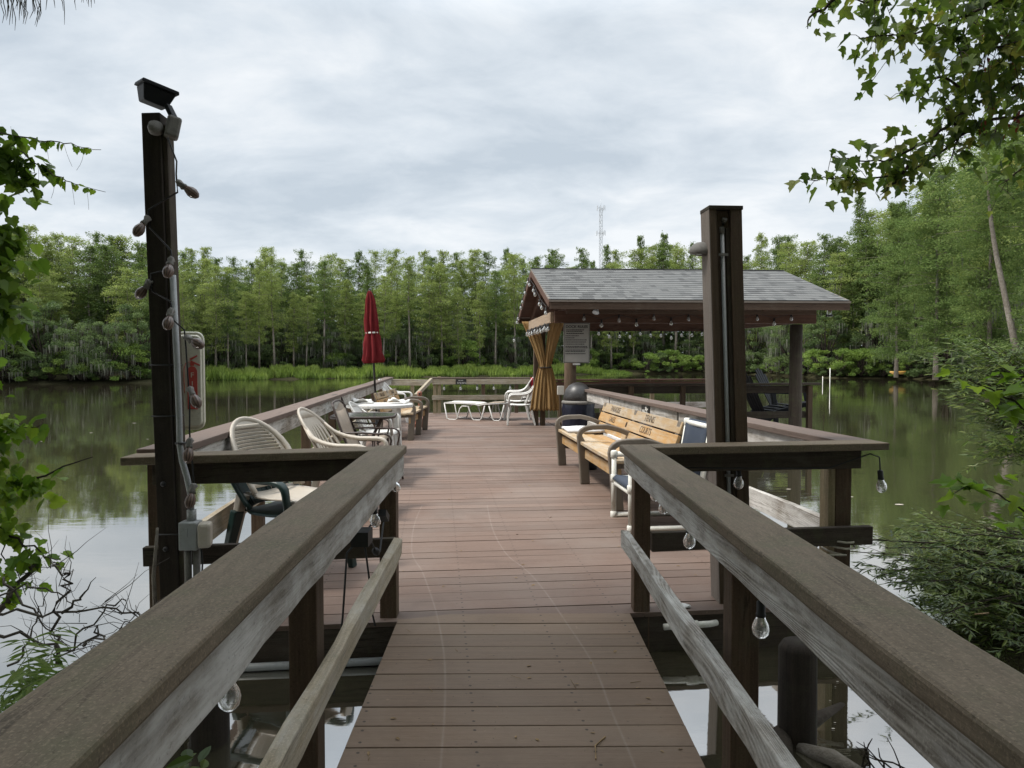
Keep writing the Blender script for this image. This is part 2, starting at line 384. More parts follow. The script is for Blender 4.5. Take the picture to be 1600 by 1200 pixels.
def water_mat():
    t = NT('lake_water'); pos = posnode(t)
    w1 = t.noise(t.map(pos, (1.0, 2.6, 1)), .8, 3, .5, .4); w2 = t.noise(t.map(pos, (1.3, 4.2, 1)), 3.0, 3, .5, .3)
    ptch = t.ramp(t.noise(t.map(pos, (.06, .12, 1)), 1, 3, .5), [(.42, .12), (.62, 1.0)])
    hgt = t.math('MULTIPLY', t.math('ADD', t.math('MULTIPLY', w1, .75), t.math('MULTIPLY', w2, .25)), ptch)
    b = t.bsdf((.046, .042, .025), .3, None, Specular_IOR_Level=0.0)
    g = t.n('ShaderNodeBsdfGlossy'); g.inputs['Roughness'].default_value = .03; g.inputs['Color'].default_value = (.92, .905, .89, 1)
    u = t.n('ShaderNodeBump'); u.inputs['Strength'].default_value = .10; u.inputs['Distance'].default_value = .10
    t.l(hgt, u.inputs['Height']); t.l(u.outputs[0], g.inputs['Normal'])
    fr = t.n('ShaderNodeFresnel'); fr.inputs['IOR'].default_value = 1.6
    mx = t.n('ShaderNodeMixShader'); t.l(t.math('ADD', t.math('MULTIPLY', fr.outputs[0], .5), .50, clamp=True), mx.inputs[0])
    t.l(b.outputs[0], mx.inputs[1]); t.l(g.outputs[0], mx.inputs[2]); t.l(mx.outputs[0], t.out.inputs[0]); return t.m
def ground_mat(name, a, b_, c):
    t = NT(name); pos = posnode(t); n = t.noise(pos, .7, 7, .65, .4); n2 = t.noise(pos, 9, 5, .7)
    col = t.ramp(t.math('ADD', t.math('MULTIPLY', n, .5), t.math('MULTIPLY', n2, .5)), [(.3, a), (.5, b_), (.7, c)]); t.bsdf(col, .95, n2, .6, .05, Specular_IOR_Level=.1); return t.m

W_CAP = wood('composite_cap_weathered', (.088, .066, .043), (.180, .140, .098), (.12, .098, .066), .5, .8, (9, 70), .45, vary=.06, moss=.3, speck=.30)
W_CAPR = wood('composite_cap_dock', (.08, .058, .047), (.155, .114, .094), (.125, .10, .083), .25, .75, (3, 60), .25, vary=.08)
W_GREY = wood('weathered_grey_board', (.075, .058, .044), (.38, .352, .31), (.54, .525, .495), .62, .9, (2.4, 60), .7, rings=.22, vary=.10)
W_PEEL = wood('peeling_painted_board', (.065, .05, .036), (.30, .27, .23), (.52, .50, .47), .75, .9, (2.0, 34), .6, vary=.1)
W_LOW = wood('rough_lower_rail', (.14, .115, .075), (.40, .34, .255), (.40, .37, .32), .4, .9, (2.2, 44), .7, vary=.1, moss=.25)
W_POST = wood('brown_post', (.042, .027, .018), (.115, .076, .05), (.13, .11, .085), .15, .9, (1.4, 30), .5, vary=.15, moss=.2)
W_DARK = wood('dark_joist', (.025, .019, .014), (.065, .05, .038), (.09, .08, .065), .15, .9, (1.4, 26), .4, vary=.15, moss=.25)
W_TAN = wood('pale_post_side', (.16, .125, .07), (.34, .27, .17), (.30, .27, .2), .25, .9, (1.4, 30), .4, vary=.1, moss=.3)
W_RED = wood('stained_roof_timber', (.048, .024, .016), (.105, .055, .036), (.12, .085, .06), .15, .8, (1.4, 26), .3, vary=.12)
W_FASC = wood('brown_fascia', (.045, .028, .02), (.10, .065, .045), (.14, .11, .085), .2, .85, (1.4, 26), .3, vary=.1)
W_BOX = wood('boxed_post_board', (.05, .034, .023), (.115, .08, .054), (.11, .095, .075), .15, .9, (1.4, 30), .5, vary=.1, moss=.1)
W_LAMP = wood('blackened_post', (.014, .011, .009), (.038, .029, .022), (.05, .042, .034), .15, .9, (1.4, 30), .5, vary=.1, moss=.1)
W_LITSIDE_TRIM = wood('lit_side_and_trim', (.11, .09, .075), (.20, .17, .145), (.22, .2, .18), .2, .9, (1.4, 30), .4, vary=.05)
W_BEAM = wood('lit_pale_beam', (.19, .135, .09), (.34, .255, .18), (.34, .30, .25), .2, .85, (1.4, 26), .3, vary=.08)  # paler than the other roof timber: light on the left side beam painted in
W_BENCH = wood('varnished_bench_slat', (.245, .135, .050), (.42, .255, .105), (.40, .345, .26), .45, .55, (1.6, 26), .3, vary=.10)
W_BENCHW = wood('worn_bench_slat', (.24, .16, .085), (.40, .29, .165), (.42, .38, .32), .5, .75, (1.6, 30), .45, vary=.08)
M_DECK = decking('composite_decking', (.098, .064, .048), (.168, .112, .086), (.155, .118, .097))
M_WALK = decking('walkway_decking', (.105, .069, .044), (.190, .130, .088), (.16, .118, .085))
M_SHING = shingle(); M_WATER = water_mat()
M_GREYP = plain('grey_conduit', (.30, .31, .31), .45, .1, 12, (.16, .15, .13))
M_BLACK = plain('black_metal', (.018, .017, .017), .5, .2, 10, (.05, .045, .04))
M_NIGHT = plain('black_resin', (.010, .011, .013), .6, .2, 10, None, 0, .05, .2)
M_CORD = plain('black_cord', (.012, .012, .012), .6)
M_DIRTG = plain('grimy_grey_plastic', (.16, .15, .135), .7, .3, 30, (.05, .045, .035))
M_BEIGE = plain('beige_plastic', (.42, .375, .315), .45, .07, 6, (.36, .30, .23))
M_WHITE = plain('white_plastic', (.54, .53, .505), .45, .08, 6, (.36, .33, .28))
M_WHITE2 = plain('white_powder_coat', (.55, .54, .515), .4, .05, 6, (.55, .52, .47))
M_GREEN = plain('dark_green_plastic', (.012, .03, .027), .4, .2, 6)
M_PVC = plain('grimy_pvc', (.62, .61, .56), .4, .1, 9, (.36, .34, .28))
M_NAVY = fabric('navy_sling', (.045, .055, .075), (.075, .085, .10))
M_BRONZE = plain('bronze_frame', (.045, .030, .024), .45, .2, 10)
M_SLINGB = fabric('taupe_sling', (.30, .25, .20))
M_SLINGW = fabric('white_sling', (.55, .53, .49), (.44, .41, .36))
M_TABG = plain('dark_glass_top', (.055, .062, .062), .12, .1, 5, None, 0, .0, .7)
M_ENDF = plain('taupe_resin_frame', (.135, .112, .088), .5, .12, 8, (.12, .10, .08))
M_RUST = plain('terracotta_plastic', (.24, .085, .05), .5, .15, 8, (.34, .19, .14))
M_REDC = fabric('red_canvas', (.135, .016, .018), (.085, .010, .011))

def cloth(name, c, d):
    m = fabric(name, c, d, 180); nt_ = m.node_tree; o = [n for n in nt_.nodes if n.type == 'OUTPUT_MATERIAL'][0]; b = [n for n in nt_.nodes if n.type == 'BSDF_PRINCIPLED'][0]
    tr = nt_.nodes.new('ShaderNodeBsdfTranslucent'); tr.inputs[0].default_value = (*[x*1.2 for x in c], 1); mx = nt_.nodes.new('ShaderNodeMixShader'); mx.inputs[0].default_value = .42
    nt_.links.new(b.outputs[0], mx.inputs[1]); nt_.links.new(tr.outputs[0], mx.inputs[2]); nt_.links.new(mx.outputs[0], o.inputs[0]); return m
M_CURT = cloth('mustard_curtain', (.42, .28, .13), (.32, .205, .09))
M_LID = plain('dark_grey_lid', (.028, .026, .025), .4, .15, 6, (.10, .095, .09))
M_BAG = plain('black_bin_liner', (.007, .008, .018), .3, .3, 14, None, 0, .5, .4)
M_SIGN = plain('grey_sign_face', (.25, .235, .215), .5, .06, 10, (.24, .23, .2))
M_INK = plain('black_ink', (.018, .016, .015), .7)
M_INKW = plain('pale_ink', (.55, .54, .5), .7)
M_ENGR = plain('burnt_engraving', (.03, .018, .01), .9)
M_CABI = plain('cream_cabinet', (.58, .555, .46), .4, .06, 7, (.40, .36, .27))
M_REDI = plain('red_print', (.48, .075, .06), .5, .1, 20)
M_POD = None
M_TOWER = plain('galvanised_lattice', (.50, .52, .54), .5, .05, 1)
M_CUSH = fabric('white_cushion', (.62, .62, .63)); M_REDT = fabric('red_towel', (.30, .02, .035))
M_BARK = ground_mat('grey_bark', (.07, .058, .045), (.16, .14, .115), (.28, .26, .225))
M_BARKD = ground_mat('dark_bark', (.018, .014, .011), (.042, .034, .027), (.085, .072, .06))
M_BANK = ground_mat('forest_floor', (.018, .016, .009), (.035, .032, .016), (.05, .055, .022))
M_ROPE = plain('pale_rope', (.34, .31, .25), .8, .2, 40)
def pod_mat():
    t = NT('grimy_amber_bulb'); uv = uvnode(t); pos = posnode(t); sp = t.n('ShaderNodeSeparateXYZ'); t.l(uv, sp.inputs[0])
    st = t.ramp(t.math('ADD', t.math('MULTIPLY', t.math('SINE', t.math('MULTIPLY', sp.outputs[1], 115)), .4), t.noise(pos, 60, 3)), [(.2, (.05, .03, .022)), (.75, (.15, .095, .07))])
    t.bsdf(st, .35, None, Specular_IOR_Level=.5); return t.m
M_POD = pod_mat()
def glass_bulb():
    t = NT('dusty_bulb_glass'); pos = posnode(t); n = t.noise(pos, 70, 4, .7)
    b = t.bsdf(t.ramp(n, [(.4, (.75, .75, .73)), (.7, (.5, .48, .44))]), t.ramp(n, [(.4, .12), (.7, .5)]), IOR=1.25, Transmission_Weight=.82); return t.m
M_GLASS = glass_bulb()
L_CYP = leafmat('cypress_foliage', [(.085, .125, .036), (.15, .198, .056), (.21, .255, .078), (.275, .305, .115)], .36, .7, .1)
L_CYP2 = leafmat('cypress_foliage_dark', [(.050, .085, .026), (.095, .14, .042), (.15, .19, .06)], .36, .7, .1)
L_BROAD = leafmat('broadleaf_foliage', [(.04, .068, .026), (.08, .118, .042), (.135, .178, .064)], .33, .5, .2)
L_SHRUB = leafmat('shrub_foliage', [(.07, .12, .026), (.12, .185, .038), (.18, .24, .055)], .32, .5, .25)
L_REED = leafmat('reed_foliage', [(.10, .16, .032), (.17, .235, .048), (.24, .30, .075)], .35, .5, .3)
L_MOSS = leafmat('hanging_moss_strands', [(.085, .09, .068), (.15, .155, .12)], .2, .9, .1)
L_MAPLE = leafmat('maple_leaf', [(.03, .055, .012), (.06, .095, .018), (.095, .135, .028), (.17, .17, .04)], .45, .5, .25)
L_GRAPE = leafmat('grape_leaf', [(.06, .115, .016), (.11, .18, .026), (.175, .24, .038)], .48, .5, .25)
L_GRAPED = leafmat('grape_leaf_shaded', [(.05, .09, .015), (.085, .14, .024), (.13, .185, .036)], .5, .5, .2)  # darker copy of the grape leaf, shade put into the colours
L_WILL = leafmat('narrow_leaf', [(.018, .038, .008), (.045, .075, .014), (.085, .12, .024), (.14, .17, .045)], .32, .42, .35)
L_FERN = leafmat('fern_leaf', [(.06, .10, .022), (.10, .15, .035), (.15, .19, .06)], .38, .6, .2)
L_SEED = leafmat('red_samara', [(.12, .025, .02), (.22, .06, .04)], .3, .6, .2)

# ------------------------------------------------------------------ setting: lake, lake bed, banks
def sheet(name, poly_pts, z, m, sub=None):
    mb = MB(); mb.add([(x, y, z) for x, y in poly_pts], [tuple(range(len(poly_pts)))]); o = link(name, mesh_from(name, mb, m)); o['kind'] = 'structure'; return o
sheet('water', [(-900, -60), (900, -60), (900, 300), (-900, 300)], WATER, M_WATER)
SHORE_PX = [(-900, 640), (-300, 606), (0, 600.5), (240, 598), (320, 594.5), (480, 592), (620, 590), (820, 587), (920, 585), (1090, 583.5), (1200, 586), (1290, 590.5), (1400, 591.5), (1480, 594), (1600, 601), (1900, 622), (2400, 690)]
SHORE = [on_z(x, y, WATER) for x, y in SHORE_PX]
def shore_at(X):
    xs = [p[0] for p in SHORE_PX]; y = float(np.interp(X, xs, [p[1] for p in SHORE_PX])); return on_z(X, y, WATER)
def far_bank():
    mb = MB(); rows = []
    for off, z in ((-1.2, WATER-.25), (0.0, WATER+.02), (1.2, WATER+.22), (6, .35), (20, .9), (60, 2.0), (700, 4.0)):
        r = []
        for i in range(161):
            X = -900 + 3300*i/160; p = shore_at(X); d = V((p.x, p.y, 0)).normalized(); w = 0.35*math.sin(i*1.7)+.3*math.sin(i*.63+1)
            r.append(p + d*(off + (w if off < 10 else 0)) + V((0, 0, z-p.z + (.06*math.sin(i*2.3+off) if off > 0 else 0))))
        rows.append(r)
    mb.grid(rows); o = link('far_bank', mesh_from('far_bank', mb, M_BANK)); o['kind'] = 'structure'
far_bank()
def near_bank():
    mb = MB(); rows = []
    for i in range(24):
        y = 2.3 - i*.9; r = []
        for j in range(61):
            x = -24 + 48*j/60; edge = (1.6 + .25*math.sin(x*1.3) + .02*x*x if x < -1.2 else .55 + .2*math.sin(x*1.3)) - (0.4 if abs(x) < 1.3 else 0)
            h = min(1.2, (edge-y)*.16); r.append((x, y, WATER - .02 + h + .03*math.sin(x*3+y*2)))
        rows.append(r)
    mb.grid(rows); o = link('near_bank', mesh_from('near_bank', mb, M_BANK)); o['kind'] = 'structure'
near_bank()

# ------------------------------------------------------------------ walkway and dock
def pile(mb, x, y, r, z1, z0=-1.4): mb.lathe((x, y, z0), [(r*1.04, 0), (r, .6), (r*.98, z1-z0)], 14)
walk = thing('walkway', 'narrow boardwalk of brown composite boards leading out from the shore to the dock', 'walkway', (0.05, 0.6, -.3))
mb = MB(); y = -1.2
while y < 3.70:
    mb.beam((-.565, y+.07, -.0125), (.668, y+.07, -.0125), .140, .025, seg=2, wob=.0012); y += .1462
part('deck', mb, M_WALK, walk, True, .003)
for x in (-.50, .05, .60):
    mb = MB(); mb.beam((x, -1.2, -.125), (x, 3.64, -.125), .04, .19); part('joist', mb, W_DARK, walk, True)
for x, yy in ((-.45, 1.5), (.56, 1.5), (-.45, 3.3), (.56, 3.3)):
    mb = MB(); pile(mb, x, yy, .085, -.16); part('pile', mb, W_DARK, walk, True)

dock = thing('dock', 'wide main dock platform decked in reddish brown composite boards over the lake', 'dock', (0.05, 3.71, -.3))
def s_left(u): return float(np.interp(u, [0, 6.4, 14.6], [-1.83, -1.74, -1.66]))
mb = MB(); u = 0.0; k = 0
while u < 14.55:
    sl_, sr_ = s_left(u), 1.97
    z = -.0125 + random.uniform(-.0012, .0012)
    cut = random.choice((None, None, random.uniform(-.6, .9)))
    mb.beam(D(sl_, u+.07, z), D(sr_, u+.07, z), .140, .025, seg=3, wob=.0012); u += .1462; k += 1
part('deck', mb, M_DECK, dock, True, .0)
mb = MB(); mb.beam(D(-1.80, .03, -.135), D(-.62, .03, -.135), .045, .21); part('rim_joist', mb, W_DARK, dock, True)
mb = MB(); mb.beam(D(-.62, .03, -.135), D(1.95, .03, -.135), .045, .21); part('rim_joist', mb, W_DARK, dock, True)
mb = MB(); mb.beam(D(s_left(0)+.03, 0.06, -.135), D(s_left(14.6)+.03, 14.55, -.135), .045, .21); part('rim_joist', mb, W_DARK, dock, True)
mb = MB(); mb.beam(D(1.94, .06, -.135), D(1.94, 14.55, -.135), .045, .21); part('rim_joist', mb, W_DARK, dock, True)
for (s, u) in ((-1.5, .3), (1.6, .3), (-1.55, 4), (-1.55, 8), (-1.5, 12), (1.75, 4), (1.75, 8), (1.7, 12), (-.6, .5), (.55, .5)):
    mb = MB(); p = D(s, u); pile(mb, p.x, p.y, .092, -.05 if u < 0 else -.24); part('pile', mb, W_DARK, dock, True)

for x_, y_, zt, lab in ((1.215, 2.9, .19, 'old dark pile standing in the water right of the walkway'), (-1.225, 2.9, .12, 'old dark pile standing in the water left of the walkway')):
    mb = MB(); mb.lathe((x_, y_, -1.2), [(.082, 0), (.079, .7), (.076, 1.17+zt), (.06, 1.2+zt)], 14, (0, 0, 1), lambda a_, z_, r_: r_*(1+.03*math.sin(a_*5+z_*3))); one('old_pile', mb, W_LAMP, lab, 'pile', (x_, y_, WATER), 'old piles beside the walkway')
wing = thing('side_dock', 'lower side platform reaching right behind the boathouse roof posts', 'dock', D(4, 10.5, -.3))
mb = MB(); u = 9.35
while u < 12.6:
    mb.beam(D(1.99, u+.07, -.0125), D(6.80, u+.07, -.0125), .14, .025); u += .1462
part('deck', mb, M_DECK, wing, True)
mb = MB(); mb.beam(D(1.99, 9.38, -.135), D(6.77, 9.38, -.135), .045, .21); part('rim_joist', mb, W_DARK, wing, True)
mb = MB(); mb.beam(D(6.77, 9.42, -.135), D(6.77, 12.6, -.135), .045, .21); part('rim_joist', mb, W_DARK, wing, True)
for s in (2.6, 4.6, 6.6):
    for u in (9.6, 12.3):
        mb = MB(); p = D(s, u); pile(mb, p.x, p.y, .09, -.24); part('pile', mb, W_DARK, wing, True)

# ------------------------------------------------------------------ railings (cap, side board, lower rail, posts)
def railing(label, base, cat='railing', group='wooden dock railings'): return thing('railing', label, cat, base, 0, group)
def rail_part(name, p0, p1, w, h, m, par, seg=1, wob=0, bev=.004):
    mb = MB(); mb.beam(p0, p1, w, h, seg=seg, wob=wob); return part(name, mb, m, par, True, bev)
def post4(x, y, z0, z1, par, m=W_POST, w=.088, rz=0.0, side=None, lean=(0, 0)):
    mb = MB(); c, s = math.cos(rz), math.sin(rz)
    mb.beam((x, y, z0), (x+lean[0], y+lean[1], z1), w, w, up=(-s, c, 0)); return part('post', mb, m, par, True, .004)

# left walkway railing
r = railing('long weathered railing along the left side of the walkway, closest to the left edge', (-.6, 2.2, 0))
rail_part('cap', (-.553, -.7, .884), (-.600, 3.71, .892), .165, .040, W_CAP, r, 22, .0020, .008)
rail_part('side_board', (-.517, -.7, .806), (-.550, 3.70, .810), .040, .112, W_PEEL, r, 26, .0032, .004)
rail_part('lower_rail', (-.515, -.6, .405), (-.545, 3.57, .415), .042, .090, W_LOW, r, 16, .0045, .005)
for yy, x in ((3.745, -.618), (2.215, -.627), (.6, -.60)): post4(x, yy, -.9 if yy < 3 else -.5, .868, r)
# right walkway railing
r = railing('long weathered railing along the right side of the walkway, closest to the right edge', (.68, 2.2, 0))
rail_part('cap', (.672, -.7, .884), (.690, 3.80, .886), .158, .040, W_CAP, r, 22, .0020, .008)
rail_part('side_board', (.632, -.7, .814), (.655, 3.79, .815), .040, .098, W_GREY, r, 26, .0032, .004)
rail_part('lower_rail', (.622, -.6, .425), (.625, 3.68, .425), .042, .092, W_GREY, r, 20, .004, .005)
for yy, x in ((3.83, .735), (2.215, .745), (.6, .74)): post4(x, yy, -.9 if yy < 3 else -.5, .866, r)
# short front railings closing the dock on both sides of the walkway
def world_at(X, Y, y): return at_y(X, Y, y)
r = railing('short dark front railing left of the walkway end, crossed by the tall lamp post', (-1.2, 3.55, 0))
rail_part('cap', D(-1.925, -.02, .868), D(-.72, -.06, .893), .165, .040, W_CAP, r, 4, .001, .005)
rail_part('side_board', D(-1.80, -.03, .795), D(-.66, -.05, .808), .040, .105, W_DARK, r, 4, .001)
rail_part('lower_rail', D(-1.84, -.06, .395), D(-.62, -.05, .405), .040, .092, W_DARK, r, 4, .002)
p = D(-1.80, .045); post4(p.x, p.y, -.5, .85, r, rz=TD)
r = railing('short dark front railing right of the walkway end, in front of the boxed post', (1.4, 3.9, 0))
rail_part('cap', D(.72, -.03, .884), D(2.02, -.02, .892), .165, .040, W_CAP, r, 4, .001, .005)
rail_part('side_board', D(.75, -.02, .812), D(1.90, -.02, .815), .040, .100, W_DARK, r, 4, .001)
rail_part('lower_rail', D(.72, -.045, .395), D(1.96, -.045, .40), .040, .100, W_DARK, r, 4, .002)
p = D(1.83, .055); pp = post4(p.x, p.y, -.6, .868, r, rz=TD, w=.092)
mb = MB(); q = D(1.762, .055); mb.beam((q.x, q.y, -.6), (q.x, q.y, .866), .040, .090, up=tuple(DA)); part('lit_side_strip', mb, W_TAN, r, True, .003)  # pale strip standing in for the lit left side of the corner post
# dock's long left railing
def LR(u, off, z): return D(s_left(u)+off, u, z)
r = railing('long railing along the left edge of the dock behind the white table and chairs', LR(7, 0, 0))
us = [0.0, 3.2, 6.4, 9.6, 12.2, 15.0]; dz = [.0, .0, .01, .0, .005, 0]
for i in range(5):
    rail_part('cap', LR(us[i]+(.085 if i == 0 else .004), -.0, .886+dz[i]), LR(us[i+1], 0, .886+dz[i+1]), .20, .040, W_CAPR, r, 4, .0015, .005)
    rail_part('side_board', LR(us[i]+.06, .065, .80+dz[i]), LR(us[i+1]-.004, .065, .80+dz[i+1]), .040, .13, W_GREY, r, 4, .002, .003)
    rail_part('lower_rail', LR(us[i]+.10, .065, .36), LR(us[i+1]-.004, .065, .36), .040, .135, W_LOW, r, 5, .004, .003)
for u in (2.0, 3.9, 5.6, 7.3, 9.0, 10.8, 12.4, 14.3):
    p = LR(u, 0, 0); post4(p.x, p.y, -.3, .864, r, rz=TD)
# dock's right railing (stops at the bin)
r = railing('railing along the right edge of the dock behind the lettered bench', D(1.95, 4, 0))
us = [0.062, 2.8, 5.5, 8.05]
for i in range(3):
    rail_part('cap', D(1.925, us[i]+.004, .889), D(1.925, us[i+1], .889), .20, .040, W_CAPR, r, 4, .0015, .005)
    rail_part('side_board', D(1.875, us[i]+.05, .80), D(1.875, us[i+1]-.004, .80), .040, .135, W_PEEL, r, 5, .0025, .003)
    rail_part('lower_rail', D(1.875, us[i]+.09, .36), D(1.875, us[i+1]-.004, .36), .040, .135, W_GREY, r, 5, .004, .003)
for u in (1.9, 3.7, 5.5, 7.2, 8.0):
    p = D(1.935, u); post4(p.x, p.y, -.3, .866, r, rz=TD)
# far railing
r = railing('railing closing the far end of the dock behind the white lounger, facing the reeds', D(0, 14.45, 0))
rail_part('cap', D(-.55, 14.42, .890), D(1.95, 14.42, .890), .16, .04, W_CAPR, r, 4, .002, .005)
rail_part('side_board', D(-.55, 14.36, .80), D(1.95, 14.36, .80), .04, .13, W_LOW, r, 4, .002)
rail_part('lower_rail', D(-.55, 14.36, .40), D(1.95, 14.36, .40), .04, .12, W_LOW, r, 4, .003)
for s in (-.48, .75, 1.6): p = D(s, 14.42); post4(p.x, p.y, -.3, .868, r, rz=TD, m=W_TAN if s < 0 else W_POST)
p = D(-.37, 14.42); post4(p.x, p.y, -.3, .93, r, rz=TD, m=W_TAN)
r = railing('low landing rail with a sloping handrail at the far left corner of the dock', D(-1, 14.6, 0))
rail_part('cap', D(-1.62, 14.7, .84), D(-.62, 14.6, .83), .10, .04, W_LOW, r, 3, .002)
rail_part('side_board', D(-1.62, 14.66, .76), D(-.62, 14.56, .75), .04, .11, W_LOW, r, 3, .002)
rail_part('handrail', D(-.56, 14.30, .86), D(-.93, 13.35, .50), .07, .09, W_LOW, r, 3, .002)
rail_part('lower_rail', D(-1.55, 14.62, .12), D(-.62, 14.56, .12), .04, .12, W_LOW, r, 3, .002)
for s in (-1.05,): p = D(s, 14.64); post4(p.x, p.y, -.3, .76, r, rz=TD, m=W_TAN)
# side platform railings
r = railing('dark near railing of the side platform, running right under the boathouse roof', D(4, 9.35, 0))
rail_part('cap', D(2.16, 9.32, .885), D(6.92, 9.32, .895), .15, .04, W_DARK, r, 4, .001)
rail_part('side_board', D(2.16, 9.37, .79), D(6.77, 9.37, .79), .04, .14, W_DARK, r, 4, .001)
rail_part('lower_rail', D(2.16, 9.37, .30), D(6.77, 9.37, .30), .04, .13, W_DARK, r, 4, .001)
for s in (2.3, 3.2, 4.2, 5.2, 6.72): p = D(s, 9.32); post4(p.x, p.y, -.3, .864, r, rz=TD)
r = railing('dark outer railing along the far side of the side platform', D(4, 12.6, 0))
rail_part('cap', D(1.75, 12.55, .888), D(6.90, 12.55, .888), .15, .04, W_RED, r, 4, .001)
rail_part('side_board', D(1.75, 12.5, .78), D(6.77, 12.5, .78), .04, .15, W_RED, r, 4, .001)
rail_part('lower_rail', D(1.75, 12.5, .30), D(6.77, 12.5, .30), .04, .13, W_GREY, r, 4, .001)
for s in (2.4, 3.4, 4.6, 6.72): p = D(s, 12.55); post4(p.x, p.y, -.3, .868, r, rz=TD, m=W_TAN)

# ------------------------------------------------------------------ tall posts
lp0 = at_y(275.5, 935, 3.36); lp1 = at_y(246, 181, 3.40)
axis = (lp1-lp0).normalized()
tall = thing('lamp_post', 'tall dark leaning timber post at the left rail, hung with grimy bulbs', 'post', (lp0.x, lp0.y, -.3))
base = lp0 - axis*((lp0.z+.9)/axis.z)
rt = V((1, 0.02, 0)); bk = V((0, 1, 0))
mb = MB(); mb.beam(base-rt*.012, lp1-rt*.012, .085, .09, up=bk, seg=8, wob=.0012); part('shaft', mb, W_LAMP, tall, True, .004)
mb = MB(); mb.beam(base+rt*.0425+bk*.006, lp1+rt*.0425+bk*.006-axis*.05, .023, .072, up=bk, seg=8, wob=.001); part('side_strip', mb, W_DARK, tall, True, .004)
def on_post(Y, dx=0.0, dy=0.0):
    tt = (935-Y)/(935-181); q = lp0.lerp(lp1, tt); return V((q.x+dx, q.y+dy, q.z))
for Y in (568, 647, 830):
    mb = MB(); mb.sweep([on_post(Y, -.058, -.05), on_post(Y, .03, -.05), on_post(Y, .062, -.045), on_post(Y, .062, .02)], .007, None, 5); part('band', mb, M_CORD, tall, True)
for Y in (752, 853):
    mb = MB(); mb.lathe(on_post(Y, -.018, -.046), [(.013, 0), (.013, .004), (.006, .012)], 8, (0, -1, 0)); part('bolt', mb, M_BLACK, tall, True)

con = thing('conduit', 'grey electrical conduit running down the right side of the tall lamp post', 'conduit', on_post(700, .08))
pts = [on_post(430, .066, -.05), on_post(560, .074, -.06), on_post(650, .077, -.065), on_post(690, .076, -.068), on_post(715, .085, -.07), on_post(740, .105, -.072), on_post(765, .118, -.072), on_post(800, .120, -.072)]
mb = MB(); mb.sweep(pts, .028, None, 10); part('pipe', mb, M_GREYP, con, True)
mb = MB(); mb.sweep([pts[-1]+V((0, 0, .03)), pts[-1]-V((0, 0, .02))], .042, None, 10); part('coupling', mb, M_GREYP, con, True)
mb = MB(); mb.sweep([on_post(688, .06, -.075), on_post(688, .09, -.085), on_post(688, .097, -.05)], .012, None, 6); part('clamp', mb, M_BLACK, con, True)
mb = MB()
for dx in (.095, .135): mb.sweep([on_post(850, dx, -.068), on_post(905, dx-.004, -.068), on_post(1010, dx-.01, -.068)], .033, None, 10)
part('lower_pipe', mb, M_DIRTG, con, True)
ob = thing('outlet_box', 'grey outlet box with a pale flip cover on the tall lamp post', 'outlet box', on_post(828, .12))
c = on_post(828, .118, -.085)
mb = MB(); mb.box(c, (.085, .07, .13)); part('housing', mb, M_GREYP, ob, True, .006)
Rb = Matrix.Rotation(.25, 3, 'Z')
mb = MB(); mb.box(c+V((.072, -.012, .005)), (.058, .075, .115), Rb); part('cover', mb, M_BEIGE, ob, True, .014)
mb = MB(); mb.box(c+V((-.012, -.036, .02)), (.026, .004, .04)); part('latch', mb, M_GREYP, ob, True)
mb = MB(); mb.sweep([c+V((.06, -.03, -.06)), c+V((.068, -.035, -.12)), c+V((.06, -.03, -.2)), c+V((.075, -.03, -.3)), c+V((.075, -.03, -.5))], .008, None, 6)
one('power_cord', mb, M_CORD, 'black cord dropping from the outlet box beside the tall lamp post', 'cord', c)

fl = thing('floodlight', 'tilted black box floodlight on top of the tall lamp post', 'floodlight', lp1)
R = Matrix.Rotation(math.radians(14), 3, 'Y') @ Matrix.Rotation(math.radians(40), 3, 'Z')
hc = at_y(243, 148, 3.40)
mb = MB()
def frus(c, R, a, b, z0, z1):
    vs = [c + R @ V((sx*w, sy*h, z)) for (w, h), z in ((a, z0), (b, z1)) for sx, sy in ((-1, -1), (1, -1), (1, 1), (-1, 1))]
    mb.add(vs, [(3, 2, 1, 0), (4, 5, 6, 7)] + [(i, (i+1) % 4, (i+1) % 4+4, i+4) for i in range(4)])
frus(hc, R, (.052, .052), (.072, .072), -.050, .02); part('housing', mb, M_NIGHT, fl, True, .006)
mb = MB(); frus(hc, R, (.082, .082), (.079, .079), .021, .038); part('lid', mb, M_NIGHT, fl, True, .004)
bj = at_y(270, 200, 3.36)
mb = MB(); mb.sweep([at_y(262, 165, 3.37), at_y(272, 185, 3.36), bj], .034, .022, 4); part('bracket', mb, M_NIGHT, fl, True, .003)
mb = MB(); mb.box(bj, (.062, .07, .10), Matrix.Rotation(.5, 3, 'Z') @ Matrix.Rotation(.2, 3, 'Y')); part('junction_box', mb, M_DIRTG, fl, True, .012)
mb = MB(); mb.lathe(at_y(243, 200, 3.33), [(.03, -.02), (.034, .0), (.03, .02)], 14, (.3, -.6, .5)); part('swivel', mb, M_DIRTG, fl, True)

